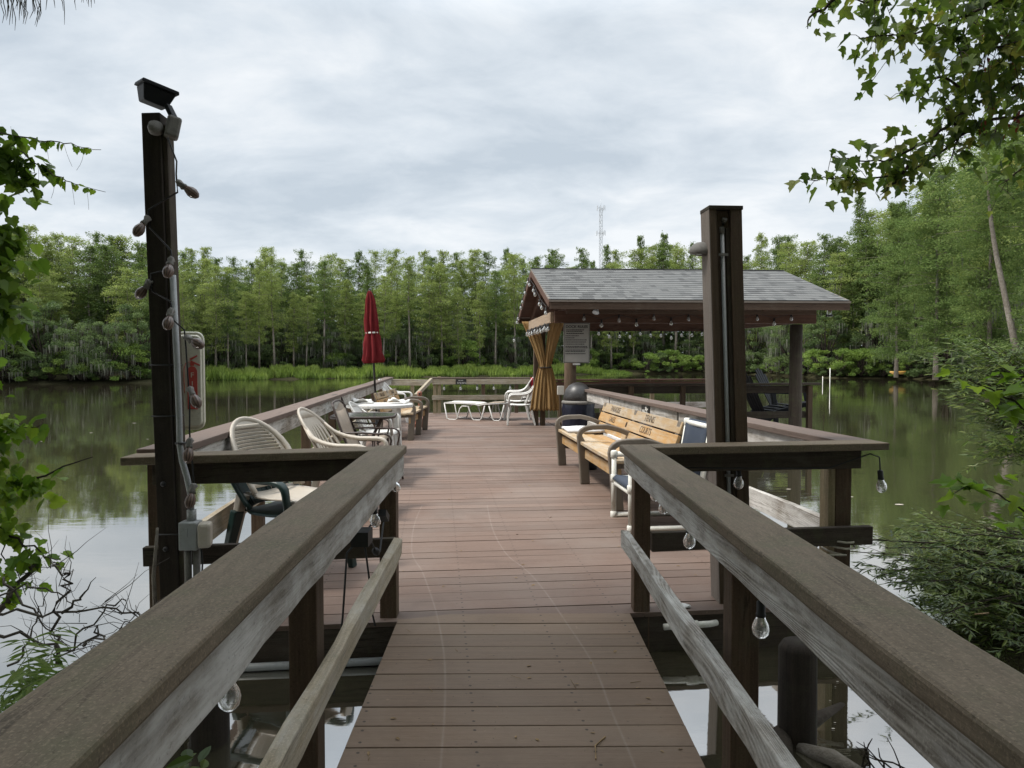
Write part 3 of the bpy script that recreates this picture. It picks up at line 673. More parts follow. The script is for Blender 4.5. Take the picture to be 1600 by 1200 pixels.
# fire extinguisher cabinet behind the post
fc = at_y(297, 595, 3.55); fx = thing('extinguisher_cabinet', 'cream cabinet with a red fire extinguisher picture, behind the tall lamp post', 'cabinet', fc)
Rf = Matrix.Rotation(math.radians(10), 3, 'Z')
def rrect(w, h, r, n=6):
    o = []
    for cx, cz, a0 in ((w-r, h-r, 0), (-w+r, h-r, 90), (-w+r, -h+r, 180), (w-r, -h+r, 270)):
        for k in range(n+1): a = math.radians(a0+90*k/n); o.append((cx+r*math.cos(a), cz+r*math.sin(a)))
    return o
def rslab(mb, c, R, rings):
    """rings: list of (w,h,r,y): stacked rounded rectangles front to back"""
    verts = []; n = 0
    for w, h, r_, y in rings:
        o = rrect(w, h, r_); n = len(o); verts += [V(c) + R @ V((x, y, z)) for x, z in o]
    faces = [tuple(range(n))] + [tuple(reversed(range((len(rings)-1)*n, len(rings)*n)))]
    for k in range(len(rings)-1): faces += [(k*n+(i+1) % n, k*n+i, (k+1)*n+i, (k+1)*n+(i+1) % n) for i in range(n)]
    mb.add(verts, faces, None, False)
mb = MB(); rslab(mb, fc, Rf, [(.056, .222, .024, -.028), (.060, .228, .028, -.020), (.060, .232, .028, .05)]); part('cover', mb, M_CABI, fx, True, .003)
mb = MB(); rslab(mb, fc, Rf, [(.066, .241, .034, -.012), (.068, .244, .036, -.004), (.068, .244, .036, .006)]); part('rim', mb, M_CABI, fx, True, .003)
ic = fc + Rf @ V((.018, -.0295, -.02))
def flat(mb, c, R, poly, t=.002):
    n = len(poly); vs = [V(c)+R @ V((x, y_, z)) for y_ in (0, -t) for x, z in poly]
    mb.add(vs, [tuple(range(n)), tuple(reversed(range(n, 2*n)))] + [((i+1) % n, i, i+n, (i+1) % n+n) for i in range(n)])
mb = MB()
body = [(-.023, -.12), (.023, -.12), (.023, .065)] + [(.023*math.cos(a), .065+.028*math.sin(a)) for a in np.linspace(.2, 2.94, 8)] + [(-.023, .065)]
flat(mb, ic, Rf, body); flat(mb, ic, Rf, [(-.009, .095), (.009, .095), (.009, .112), (-.009, .112)]); flat(mb, ic, Rf, [(-.010, .113), (.036, .093), (.038, .100), (-.004, .121)]); flat(mb, ic, Rf, [(-.006, .122), (.026, .142), (.023, .148), (-.012, .130)])
mb.sweep([ic + Rf @ V((x, -.003, z)) for x, z in ((-.010, .115), (-.028, .108), (-.037, .08), (-.038, .03), (-.036, -.04))], .006, .003, 6)
pic = part('extinguisher_picture', mb, M_REDI, fx, True)
for i, ch in enumerate('FIRE'):
    o = link('letter', text_mesh(ch, .036, .0008, M_CABI), pic); o.matrix_local = frame(Rf @ V((1, 0, 0)), V((0, 0, 1)), Rf @ V((0, -1, 0)), ic - fc + Rf @ V((0, -.003, .048-.043*i)))

# right boxed post
bx = at_y(1142, 700, 3.93); bt = at_y(1132, 322, 3.93)
b0 = V((bx.x, 3.93, -.02)); dirp = (bt-bx).normalized(); b0 = bx - dirp*(bx.z+.02)
bp = thing('boxed_post', 'tall open fronted timber post at the right rail with a pipe inside', 'post', (b0.x, b0.y, 0))
RX = V((math.cos(.06), math.sin(.06), 0)); RY = V((-math.sin(.06), math.cos(.06), 0))
def bb(a, o, w, h, m, n='board', top=0.0):
    mb = MB(); mb.beam(b0+RX*a+RY*o, bt+RX*a+RY*o - dirp*top, w, h, up=RY, seg=6, wob=.001); return part(n, mb, m, bp, True, .003)
bb(-.072, .05, .036, .14, W_BOX, top=.02); bb(.058, .05, .064, .14, W_BOX, top=.02); bb(-.012, .032, .078, .04, W_BOX, 'back_board', top=.02); bb(.014, .006, .022, .016, W_DARK, 'inner_strip', top=.12)
mb = MB(); mb.beam(bt - RX*.096 - dirp*.012+RY*.05, bt + RX*.096 - dirp*.012+RY*.05, .15, .022); part('cap', mb, W_DARK, bp, True, .003)
mb = MB(); mb.beam(b0+RX*-.0925+RY*.05, bt+RX*-.0925+RY*.05-dirp*.02, .004, .136, up=RY); part('lit_side_face', mb, W_LITSIDE_TRIM, bp, True)  # thin paler sheet: light on the post's left face put into its colour
pi = thing('pipe', 'thin grey water pipe inside the open fronted right post', 'pipe', b0)
q0 = b0+RX*-.018+RY*-.001; q1 = bt+RX*-.018+RY*-.001-dirp*.12
mb = MB(); mb.sweep([q0, q0.lerp(q1, .5), q1], .022, None, 10); part('riser', mb, M_GREYP, pi, True)
mb = MB(); mb.sweep([q1-dirp*.03, q1, q1+RX*.012+dirp*.035, q1+RX*.014-RY*.01+dirp*.05], .030, None, 8); part('elbow', mb, M_DIRTG, pi, True)
for k in (.35, .93):
    mb = MB(); mb.beam(q0.lerp(q1, k)-RX*.026-RY*.013, q0.lerp(q1, k)+RX*.026-RY*.013, .006, .014); part('strap', mb, M_DIRTG, pi, True)
dl = at_y(1100, 389, 4.02); dm = thing('dome_lamp', 'grey domed lamp sticking out left of the boxed right post', 'lamp', dl)
mb = MB(); mb.lathe(dl+V((-.005, 0, -.018)), [(.072, -.012), (.079, 0), (.075, .018), (.06, .040), (.034, .053), (0.0, .058)], 18, (.05, -.15, 1)); part('shade', mb, M_DIRTG, dm, True)
mb = MB(); mb.lathe(dl+V((-.005, 0, -.020)), [(.070, -.012), (.04, -.02), (0, -.022)], 18, (.05, -.15, 1)); part('lens', mb, M_DIRTG, dm, True)
mb = MB(); mb.sweep([dl+V((.05, .02, -.01)), dl+V((.12, 0.04, -.02))], .025, None, 8); part('arm', mb, M_DIRTG, dm, True)

# ------------------------------------------------------------------ boathouse roof
TR = .05; RP = V((math.cos(TR), math.sin(TR), 0)); RA = V((-math.sin(TR+.04), math.cos(TR+.04), 0)); RO = V((.70, 11.0, 0))
def RF(a, b, z=0.0): return RO + RP*a + RA*b + V((0, 0, z))
RW = 4.72; RD = 4.4; ZE = 2.285; ZR = 3.03
roof = thing('boathouse_roof', 'shingled gable roof on round posts with reddish timber beneath', 'boathouse', RF(2.3, 2.2, 0))
mb = MB(); NC = 16
def slope(b): return ZE + (ZR-ZE)*(b/(RD/2))
for side in (0, 1):
    for k in range(NC):
        d0, d1 = (RD/2)*k/NC, (RD/2)*(k+1)/NC + .03
        if k == NC-1: d1 = RD/2
        f = lambda d: d if side == 0 else RD-d
        zl = slope(d0)+.016; zh = slope(d1)+.006
        a0, a1 = -.03, RW+.03; off = 10.0*random.randint(1, 400); uo = random.uniform(0, 9)
        vs = [RF(a0, f(d0), zl), RF(a1, f(d0), zl), RF(a1, f(d1), zh), RF(a0, f(d1), zh), RF(a0, f(d0), zl-.012), RF(a1, f(d0), zl-.012), RF(a1, f(d1), zh-.004), RF(a0, f(d1), zh-.004)]
        fs = [(0, 1, 2, 3), (4, 5, 1, 0), (1, 5, 6, 2), (3, 7, 4, 0), (5, 4, 7, 6)]
        if side: fs = [tuple(reversed(q)) for q in fs]
        uvq = {0: (uo, off), 1: (uo+a1-a0, off), 2: (uo+a1-a0, off+.14), 3: (uo, off+.14)}
        mb.add(vs, fs, [[uvq[i % 4] for i in q] for q in fs])
mb.beam(RF(-.03, RD/2, ZR+.012), RF(RW+.03, RD/2, ZR+.012), .10, .012)
part('shingles', mb, M_SHING, roof, True)
mb = MB()
for a in (0.0, RW-.001):
    pass
for side in (0, 1):
    f = (lambda d: d) if side == 0 else (lambda d: RD-d)
    vs = [RF(-.01, f(.0), ZE-.004), RF(RW+.01, f(.0), ZE-.004), RF(RW+.01, RD/2, ZR-.012), RF(-.01, RD/2, ZR-.012)]
    vs += [v - V((0, 0, .014)) for v in vs]
    mb.add(vs, [(0, 1, 2, 3), (7, 6, 5, 4), (4, 5, 1, 0), (1, 5, 6, 2), (3, 7, 4, 0)], [[(0, 0), (RW, 0), (RW, 2), (0, 2)]]*5)
part('sheathing', mb, W_RED, roof, True)
for f_, nm in ((-.02, 'fascia'), (RD+.02, 'fascia')):
    mb = MB(); mb.beam(RF(-.02, f_, ZE-.085), RF(RW+.02, f_, ZE-.085), .036, .12); part('fascia', mb, W_FASC, roof, True, .003)
    mb = MB(); mb.beam(RF(-.03, f_*1.0+(-.022 if f_ < 0 else .022), ZE-.020), RF(RW+.03, f_+(-.022 if f_ < 0 else .022), ZE-.020), .02, .03); part('drip_trim', mb, W_LITSIDE_TRIM, roof, True)
mb = MB(); mb.beam(RF(.30, .36, ZE-.155), RF(RW-.32, .36, ZE-.155), .04, .07); part('subfascia', mb, W_FASC, roof, True)
for a in (-.02, RW+.02):
    for s0, s1 in ((0, RD/2), (RD, RD/2)):
        mb = MB(); p0 = RF(a, s0 + (.0 if s0 else .0), ZE-.060); p1 = RF(a, s1, ZR-.072); mb.beam(p0, p1, .03, .115, up=(0, 0, 1)); part('barge_board', mb, W_RED if a < 1 else W_FASC, roof, True, .003)
        mb = MB(); mb.beam(p0+V((0, 0, .064)), p1+V((0, 0, .064)), .036, .016); part('drip_trim', mb, W_LITSIDE_TRIM, roof, True)
for k in range(9):
    a = .25 + k*(RW-.5)/8
    for s0, s1 in ((.03, RD/2-.02), (RD-.03, RD/2+.02)):
        mb = MB(); mb.beam(RF(a, s0, ZE-.098), RF(a, s1, ZR-.108), .038, .13); part('rafter', mb, W_RED, roof, True)
mb = MB(); mb.beam(RF(.02, RD/2, ZR-.13), RF(RW-.02, RD/2, ZR-.13), .038, .17); part('ridge_board', mb, W_RED, roof, True)
zb = 2.055
mb = MB(); mb.beam(RF(.15, .60, zb), RF(RW-.2, .60, zb), .09, .19); part('front_beam', mb, W_RED, roof, True, .004)
mb = MB(); mb.beam(RF(.15, 3.8, zb), RF(RW-.2, 3.8, zb), .09, .19); part('back_beam', mb, W_RED, roof, True, .004)
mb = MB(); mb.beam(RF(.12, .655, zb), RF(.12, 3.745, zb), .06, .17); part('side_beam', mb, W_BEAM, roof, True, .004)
mb = MB(); mb.beam(RF(RW-.45, .655, zb), RF(RW-.45, 3.745, zb), .06, .17); part('side_beam', mb, W_RED, roof, True, .004)
mb = MB(); mb.beam(RF(.06, RD/2, ZR-.25), RF(.06, RD/2, zb+.09), .09, .07); part('king_post', mb, W_RED, roof, True)
mb = MB(); mb.lathe((RF(.43, .70).x, RF(.43, .70).y, -.01), [(.105, 0), (.10, 1.0), (.095, 1.95)], 16); part('round_post', mb, W_POST, roof, True)
mb = MB(); q = RF(RW-.46, .72); mb.lathe((q.x, q.y, -1.2), [(.112, 0), (.105, 1.6), (.10, 3.15)], 16); part('round_post', mb, W_DARK, roof, True)
for a in (.26, .40):
    q = RF(a, 3.70); mb = MB(); mb.beam((q.x, q.y, -.01), (q.x, q.y, zb-.09), .095, .13, up=tuple(RA)); part('square_post', mb, W_POST, roof, True, .004)
mb = MB(); q = RF(RW-.46, 3.75); mb.lathe((q.x, q.y, -.01), [(.105, 0), (.10, 1.0), (.095, 1.97)], 14); part('round_post', mb, W_DARK, roof, True)

# sign on the round post
sg = at_y(901, 536, 11.53); sign = thing('rules_sign', 'grey dock rules sign board fixed to the round roof post', 'sign', sg)
SWd, SHt = .425, .645
mb = MB(); mb.box(sg, (SWd, .012, SHt)); bd = part('board', mb, M_SIGN, sign, True, .003)
mb = MB()
for dx, dz_, w, h in ((0, SHt/2-.010, SWd-.02, .006), (0, -SHt/2+.010, SWd-.02, .006), (SWd/2-.010, 0, .006, SHt-.026), (-SWd/2+.010, 0, .006, SHt-.026)): mb.box(sg+V((dx, -.0075, dz_)), (w, .004, h))
part('border', mb, M_INK, sign, True)
o = link('lettering', text_mesh('DOCK RULES', .060, .001, M_INK, 'CENTER', .022), sign); o.matrix_local = frame(V((1, 0, 0)), V((0, 0, 1)), V((0, -1, 0)), V((0, -.0085, SHt/2-.06)))
mb = MB()
rows_ = [(.110, .8, .0), (.134, .75, 0), (.168, .8, 0), (.205, .55, 1), (.238, .35, 1), (.272, .92, 1), (.306, .92, 1), (.340, .8, 1), (.378, .95, 2), (.400, .9, 2), (.436, .9, 2), (.458, .85, 2), (.495, .9, 2)]
for zz_, wd, kk in rows_:
    x = -SWd/2+.03; end = x+(SWd-.06)*wd
    if kk == 0: x = -SWd/2+.045
    while x < end:
        w = random.uniform(.010, .036); mb.box(sg+V((x+w/2, -.0075, SHt/2-zz_)), (w, .003, .012 if kk else .014)); x += w+.006
part('small_print', mb, M_INK, sign, True)
mb = MB(); mb.box(sg+V((.0, .01, -SHt/2-.018)), (.12, .012, .03)); part('bracket', mb, M_WHITE2, sign, True)

# plaque on the far railing, poster on the right railing
pc = D(.18, 14.335, .80); mb = MB(); mb.box(pc, (.27, .012, .135), Matrix.Rotation(TD, 3, 'Z'))
pl = thing('plaque', 'small black plaque on the far railing above the hanging bulbs', 'sign', pc); part('board', mb, M_BLACK, pl, True)
mb = MB()
for zz_, wds in ((.035, (.05, .06)), (-.012, (.04, .06, .05, .03)), (-.038, (.05, .05, .06, .04))):
    x = -.10 if len(wds) > 2 else -.07
    for w in wds: mb.box(pc+Matrix.Rotation(TD, 3, 'Z') @ V((x+w/2, -.008, zz_)), (w, .003, .010), Matrix.Rotation(TD, 3, 'Z')); x += w+.012
part('small_print', mb, M_INKW, pl, True)
pc = D(1.850, 3.85, .80); Rp = Matrix.Rotation(TD-math.pi/2, 3, 'Z')
ps_ = thing('notice', 'small black and white notice tacked to the right railing above the bench', 'sign', pc)
mb = MB(); mb.box(pc, (.30, .006, .115), Rp); part('board', mb, M_BLACK, ps_, True)
mb = MB()
for k in range(16): mb.box(pc+Rp @ V((random.uniform(-.11, .11), -.005, random.uniform(-.035, .04))), (random.uniform(.01, .06), .003, random.uniform(.006, .02)), Rp @ Matrix.Rotation(random.uniform(-.8, .8), 3, 'Y'))
part('faded_print', mb, M_INKW, ps_, True)

# rope round the corner post
cpt = D(1.81, .055); mb = MB(); pts = []
for k in range(34):
    a = k*math.pi/6; rr = .092; pts.append((cpt.x+rr*.92*math.cos(a), cpt.y-.03+rr*1.15*math.sin(a), .40 - .0028*k + .006*math.sin(a*1.0)))
pts += [(cpt.x-.25, cpt.y-.12, .30), (cpt.x-.5, cpt.y-.16, .30)]
mb.sweep(pts, .012, None, 6); mb.sweep([(cpt.x-.10, cpt.y-.06, .36), (cpt.x-.14, cpt.y-.08, .33), (cpt.x-.16, cpt.y-.08, .29)], .01, None, 6); mb.lathe((cpt.x-.165, cpt.y-.08, .262), [(.0, 0), (.018, .012), (.014, .04), (.004, .05)], 8)
one('rope', mb, M_ROPE, 'pale mooring rope wound round the corner post right of the walkway', 'rope', cpt)
mb = MB(); mb.sweep([D(-1.75, -.02, -.20), D(-.60, -.02, -.195)], .040, None, 10); one('water_pipe', mb, M_GREYP, 'grey water pipe fixed under the dock edge left of the walkway', 'pipe', D(-1, 0, -.2))
mb = MB(); mb.sweep([D(.80, -.025, -.075), D(.94, -.025, -.07), D(1.06, -.025, -.068), D(1.10, -.01, -.068)], .034, None, 10); mb.sweep([D(.93, -.026, -.07), D(.99, -.026, -.069)], .046, None, 10)
one('water_pipe', mb, M_PVC, 'short white pipe fitting under the dock edge right of the walkway', 'pipe', D(1, 0, -.07))
mb = MB(); q = D(.93, .06, 0); mb.grid([[q+V((x*.085, y_*.05, .008+.006*math.sin(x*4+y_*3))) for x in np.linspace(-.5, .5, 6)] for y_ in np.linspace(-.5, .5, 5)], .003)
one('paper_scrap', mb, M_WHITE, 'white scrap lying on the dock edge right of the walkway', 'scrap', q)

# ------------------------------------------------------------------ furniture
def put(root, x, y, rz, z=0.0):
    root.location = (x, y, z); root.rotation_euler = (0, 0, rz); return root
def arc(p, q, r, n=6):
    """quadratic bezier p-q-r"""
    p, q, r = V(p), V(q), V(r); return [p*(1-t)**2 + q*2*t*(1-t) + r*t*t for t in np.linspace(0, 1, n+1)]
def resin_chair(label, m, slats='h', arms=True, seat_z=.42, back_z=.88, rake=.20, w=.50, group='resin chairs', cat='chair'):
    """moulded plastic chair facing +y"""
    t = thing('resin_chair', label, cat, (0, 0, 0), 0, group)
    mb = MB(); P = []
    for i in range(9):
        y = -.22+.46*i/8; r = []
        for j in range(9):
            x = (-1+2*j/8); r.append((x*(w/2-.02-(.03 if i < 2 else 0)), y, seat_z + .018*x*x - .018*math.sin(math.pi*i/8) - (.035 if i == 8 else 0)))
        P.append(r)
    mb.grid(P, .012); part('seat', mb, m, t)
    # back: curved shell rim with slats
    def bp(u, v):       # u -1..1 across, v 0..1 up
        topw = math.sqrt(max(0.0, 1-max(0, (v-.45)/.55)**2.2)); hw = (w/2)*(.90+.16*v*(1-v)*2)
        x = u*hw*(topw if v > .45 else 1); ue = u*(topw if v > .45 else 1); y = -.22 - rake*v + .11*ue*ue*(1-.4*v); return V((x, y, seat_z + .02 + v*(back_z-seat_z-.02)))
    mb = MB(); vl_ = [0, .1, .2, .3, .4]+[.45+.55*math.sin(math.radians(q))**.909 for q in (10, 22, 34, 46, 57, 67, 76, 83)]; rim = [bp(-1, v) for v in vl_]+[bp(0, 1.0)]+[bp(1, v) for v in reversed(vl_)]
    mb.sweep(rim, .042, .026, 8, up=(0, -1, .2)); par = part('backrest', mb, m, t)
    mb = MB()
    rim2 = [bp(-.83, v) for v in np.linspace(.08, .90, 10)] + [bp(.83, v) for v in np.linspace(.90, .08, 10)]
    if slats == 'h':
        mb.sweep(rim2, .03, .012, 6, up=(0, -1, .2), closed=True)
        for v in np.linspace(.10, .88, 17): mb.sweep([bp(u, v) for u in np.linspace(-.83, .83, 7)], .0175, .008, 4, up=(0, -1, .2))
        Pq = [[bp(u, v)+V((0, 0, 0)) for u in (s_*1.0, s_*.86)] for s_ in (1,) for v in np.linspace(0, .96, 10)]
        for s_ in (-1, 1): mb.grid([[bp(u*s_, v) for u in (.80, .88, .98)] for v in np.linspace(0, .95, 10)], .006)
        mb.grid([[bp(u, v) for u in np.linspace(-.9, .9, 7)] for v in (.86, .92, .985)], .006)
    else:
        for u in np.linspace(-.80, .80, 11):
            a = [bp(u, v) for v in np.linspace(.02, .90, 7)]; mb.sweep(a, .036, .010, 4, up=(0, -1, .2))
        mb.grid([[bp(u, v) for u in np.linspace(-.97, .97, 7)] for v in (.84, .92, .985)], .008)
        mb.grid([[bp(u, v) for u in np.linspace(-.95, .95, 7)] for v in (.0, .06, .12)], .008)
    part('slats', mb, m, t)
    az = seat_z+.215
    for s_ in (-1, 1):
        if arms:
            mb = MB(); pts = [bp(s_, .72)] + arc(bp(s_, .55)+V((s_*.015, .01, 0)), (s_*(w/2+.035), -.16, az+.01), (s_*(w/2+.04), -.02, az), 4) + arc((s_*(w/2+.04), .14, az), (s_*(w/2+.04), .235, az), (s_*(w/2+.035), .235, az-.07), 4) + [(s_*(w/2+.02), .245, seat_z-.02)]
            mb.sweep(pts, [.035]+[.062]*(len(pts)-1), [.024]+[.040]*(len(pts)-1), 8, up=(0, .3, 1)); part('arm', mb, m, t)
        for yy, yf in ((.225, .27), (-.20, -.30)):
            mb = MB(); mb.sweep([(s_*(w/2-.01), yy, seat_z+.01), (s_*(w/2+.01), (yy+yf)/2, seat_z*.5), (s_*(w/2+.03), yf, .0)], [.075, .06, .05], [.05, .045, .04], 4, up=(0, 1, 0)); part('leg', mb, m, t, bevel=.008)
    return t

# stacked pair nearest the camera, left
gx, gy = -1.37, 4.50
put(resin_chair('dark green plastic armchair under the nearest beige chair, left of the walkway end', M_GREEN, 'v', True, .42, .87, .27, .50), gx, gy, -math.pi/2-.46)
put(resin_chair('beige slotted plastic chair stacked in the dark green armchair, nearest on the left', M_BEIGE, 'h', False, .45, .90, .21, .46), gx+.02, gy-.0, -math.pi/2-.46, .065)
put(resin_chair('beige plastic armchair standing between the stacked pair and the dark dining set', M_BEIGE, 'v', True, .42, .92, .24, .52), -1.36, 6.25, -math.pi/2-.10)
put(resin_chair('white plastic armchair at the far left end beyond the wooden bench', M_WHITE, 'v', True, .42, .92, .2, .52), -2.36, 15.6, -math.pi/2-.1)
put(resin_chair('white plastic armchair with its back to the curtain, holding a red towel', M_WHITE, 'v', True, .42, .95, .16, .54), .25, 16.25, math.pi/2-.05)
put(resin_chair('white plastic armchair between the dark glass table and the white table', M_WHITE, 'v', True, .40, .78, .16, .48), -1.72, 9.55, -math.pi/2-.05)
mb = MB(); mb.grid([[(.60+.02*math.sin(j)+.03*i/6-.012*i, 16.02+.09*j, .95-.075*i) for j in range(6)] for i in range(7)], .02)
one('towel', mb, M_REDT, 'red towel over the back of the white armchair by the curtain', 'towel', (.6, 16.25, .6))

def adirondack(label, m, group):
    t = thing('adirondack_chair', label, 'chair', (0, 0, 0), 0, group)
    mb = MB()
    for k in range(5): a = k/4; mb.beam((-.26, .30-.47*a, .40-.12*a), (.26, .30-.47*a, .40-.12*a), .10, .016)
    part('seat', mb, m, t, bevel=.004)
    mb = MB()
    for k in range(5):
        x = (k-2)*.105; top = 1.00-.045*(k-2)**2*.6
        mb.beam((x*.86, -.19, .27), (x*1.12, -.19-.36*(top-.27)/.7, top), .092, .016, up=(0, 1, .4))
    part('backrest', mb, m, t, bevel=.006)
    mb = MB(); mb.beam((-.30, -.36, .62), (.30, -.36, .62), .05, .03); part('back_rail', mb, m, t)
    for s_ in (-1, 1):
        mb = MB(); pts = [(s_*.33, -.42, .615), (s_*.35, -.10, .61), (s_*.35, .25, .60), (s_*.345, .36, .595)]; mb.sweep(pts, [.07, .12, .13, .11], [.022]*4, 4); part('arm', mb, m, t, bevel=.008)
        mb = MB(); mb.sweep([(s_*.33, .26, .595), (s_*.33, .31, .30), (s_*.335, .34, 0)], [.055, .05, .05], [.10, .085, .09], 4, up=(0, 1, 0)); part('front_leg', mb, m, t, bevel=.008)
        mb = MB(); mb.sweep([(s_*.30, .33, .36), (s_*.30, 0, .28), (s_*.31, -.28, .17), (s_*.32, -.50, .0)], [.035]*4, [.09, .10, .10, .10], 4); part('rear_leg', mb, m, t, bevel=.006)
    return t
put(resin_chair('white plastic armchair half hidden by the mustard curtain, nearer the camera', M_WHITE, 'v', True, .42, .90, .14, .50), .31, 14.9, math.pi/2)
put(adirondack('black adirondack chair on the side platform, left of the other black one', M_NIGHT, 'adirondack chairs'), 5.25, 14.1, -math.pi/2+.15).scale = (1.1, 1.1, 1.17)
put(adirondack('black adirondack chair on the side platform, nearest the right roof post', M_NIGHT, 'adirondack chairs'), 5.95, 15.0, -math.pi/2-.7).scale = (1.1, 1.1, 1.17)

def sling_chair(label):
    t = thing('patio_chair', label, 'chair', (0, 0, 0), 0, 'bronze patio chairs')
    fr = .024
    mb = MB()
    for s_ in (-1, 1): mb.sweep([(s_*.25, .24, .40), (s_*.25, -.16, .40), (s_*.25, -.24, .55), (s_*.25, -.36, .95), (s_*.21, -.38, .99)], fr, None, 8)
    mb.sweep([(-.21, -.38, .99), (-.1, -.385, 1.01), (.1, -.385, 1.01), (.21, -.38, .99)], fr, None, 8); part('frame', mb, M_BRONZE, t)
    mb = MB(); mb.grid([[(x, y, z - .02*(1-(x/.24)**2)) for x in np.linspace(-.24, .24, 7)] for y, z in ((.26, .39), (.20, .415), (0, .395), (-.15, .395), (-.215, .50), (-.29, .72), (-.35, .91))], .005); part('sling', mb, M_SLINGB, t)
    for s_ in (-1, 1):
        mb = MB(); mb.sweep(arc((s_*.25, -.27, .64), (s_*.30, -.15, .66), (s_*.30, .05, .645), 5)+arc((s_*.30, .12, .64), (s_*.30, .25, .66), (s_*.295, .26, .56), 5)+arc((s_*.28, .24, .45), (s_*.27, .22, .30), (s_*.27, .30, .0), 5), .034, .022, 8, up=(0, .5, 1)); part('arm', mb, M_BRONZE, t)
        mb = MB(); mb.sweep(arc((s_*.25, -.10, .40), (s_*.26, -.22, .25), (s_*.27, -.34, .0), 6), fr, None, 8); part('leg', mb, M_BRONZE, t)
    mb = MB(); mb.sweep([(-.25, .22, .36), (.25, .22, .36)], .02, None, 6); mb.sweep([(-.25, -.12, .36), (.25, -.12, .36)], .02, None, 6); part('stretcher', mb, M_BRONZE, t)
    return t
put(sling_chair('bronze framed patio chair with taupe sling, in front of the dark glass table'), -1.47, 7.80, -math.pi/2+.0).scale = (1, 1, .90)
put(sling_chair('bronze framed patio chair with taupe sling, behind the dark glass table'), -1.80, 9.05, -math.pi/2-.05).scale = (1, 1, .90)

t = thing('glass_table', 'dark glass topped patio table with bronze legs between the two sling chairs', 'table', (0, 0, 0)); put(t, -1.68, 8.45, TD)
mb = MB(); rslab(mb, (0, 0, .70), Matrix.Rotation(math.pi/2, 3, 'X'), [(.36, .36, .20, -.006), (.365, .365, .20, 0), (.36, .36, .20, .006)]); part('table_top', mb, M_TABG, t)
mb = MB(); mb.sweep([V((.365*x, .365*z, .695)) for x, z in rrect(1, 1, .5, 5)], .03, .035, 6, closed=True); part('rim', mb, M_BRONZE, t)
for a in range(4):
    an = math.pi/4 + a*math.pi/2; d = V((math.cos(an), math.sin(an), 0)); mb = MB(); mb.sweep([d*.30+V((0, 0, .68)), d*.14+V((0, 0, .45)), d*.16+V((0, 0, .25)), d*.36], .028, None, 8); part('leg', mb, M_BRONZE, t)

t = thing('white_table', 'white plastic table with broad flat legs, in front of the wooden bench', 'table', (0, 0, 0)); put(t, -1.83, 10.35, TD+.1)
mb = MB(); oc = [(.48*math.cos(a), .42*math.sin(a)) for a in np.linspace(0, 2*math.pi, 33)[:-1]]
mb.add([(x, y, .715) for x, y in oc]+[(x, y, .668) for x, y in oc], [tuple(range(32)), tuple(reversed(range(32, 64)))]+[(i+32, (i+1) % 32+32, (i+1) % 32, i) for i in range(32)]); part('table_top', mb, M_WHITE, t, bevel=.01)
for a in range(4):
    an = math.pi/4 + a*math.pi/2; d = V((math.cos(an), math.sin(an), 0)); mb = MB(); mb.sweep([d*.33+V((0, 0, .67)), d*.37], [.085, .065], [.085, .065], 4, up=tuple(d)); part('leg', mb, M_WHITE, t, bevel=.012)
for x0, y0, rz, lab in ((-.25, .12, .4, 'crumpled white cloth left on the left side of the white table'), (.27, .05, -.3, 'crumpled white cloth left on the right side of the white table')):
    mb = MB(); c = V((-1.83, 10.35, .719))+Matrix.Rotation(TD+.1, 3, 'Z') @ V((x0, y0, 0))
    mb.grid([[c+Matrix.Rotation(rz, 3, 'Z') @ V((x*.30, y_*.16, .03+.03*math.sin(x*7+y_*3)*math.cos(y_*6)+.03*math.exp(-8*(x+.3)**2))) for x in np.linspace(-.5, .5, 10)] for y_ in np.linspace(-.5, .5, 7)], .008); one('cloth', mb, M_WHITE, lab, 'cloth', c, 'cloths on the white table')

# umbrella
ux, uy = -2.42, 13.4
t = thing('umbrella', 'closed red canvas umbrella on a dark pole by the left railing', 'umbrella', (ux, uy, 0))
tip = V((ux-.13, uy, 2.66)); bot = V((ux, uy, .0)); ax = (tip-bot).normalized()
mb = MB(); mb.sweep([bot, tip], .04, None, 8); part('pole', mb, M_BLACK, t, True)
mb = MB(); mb.lathe(bot+V((0, 0, .0)), [(.24, 0), (.24, .05), (.10, .08), (.04, .10), (.04, .3)], 18); part('base', mb, M_BLACK, t, True)
prof = [(.150, 1.30), (.162, 1.36), (.150, 1.50), (.130, 1.66), (.112, 1.80), (.098, 1.865), (.108, 1.93), (.105, 2.10), (.092, 2.30), (.072, 2.48), (.045, 2.60), (.02, 2.655), (.0, 2.67)]
mb = MB(); mb.lathe(bot, prof, 64, ax, lambda a, z, r: r*(1+.27*math.sin(a*8+.8*math.sin(z*7))+.09*math.sin(a*16+z*17)+.05*math.sin(a*5-z*11))); part('canopy', mb, M_REDC, t, True)
mb = MB(); mb.lathe(bot, [(.098, 1.85), (.112, 1.852), (.112, 1.88), (.098, 1.882)], 24, ax); part('tie', mb, M_PVC, t, True)
mb = MB(); mb.lathe(tip, [(.018, -.01), (.022, .01), (.014, .03), (0, .04)], 8, ax); part('finial', mb, M_BLACK, t, True)

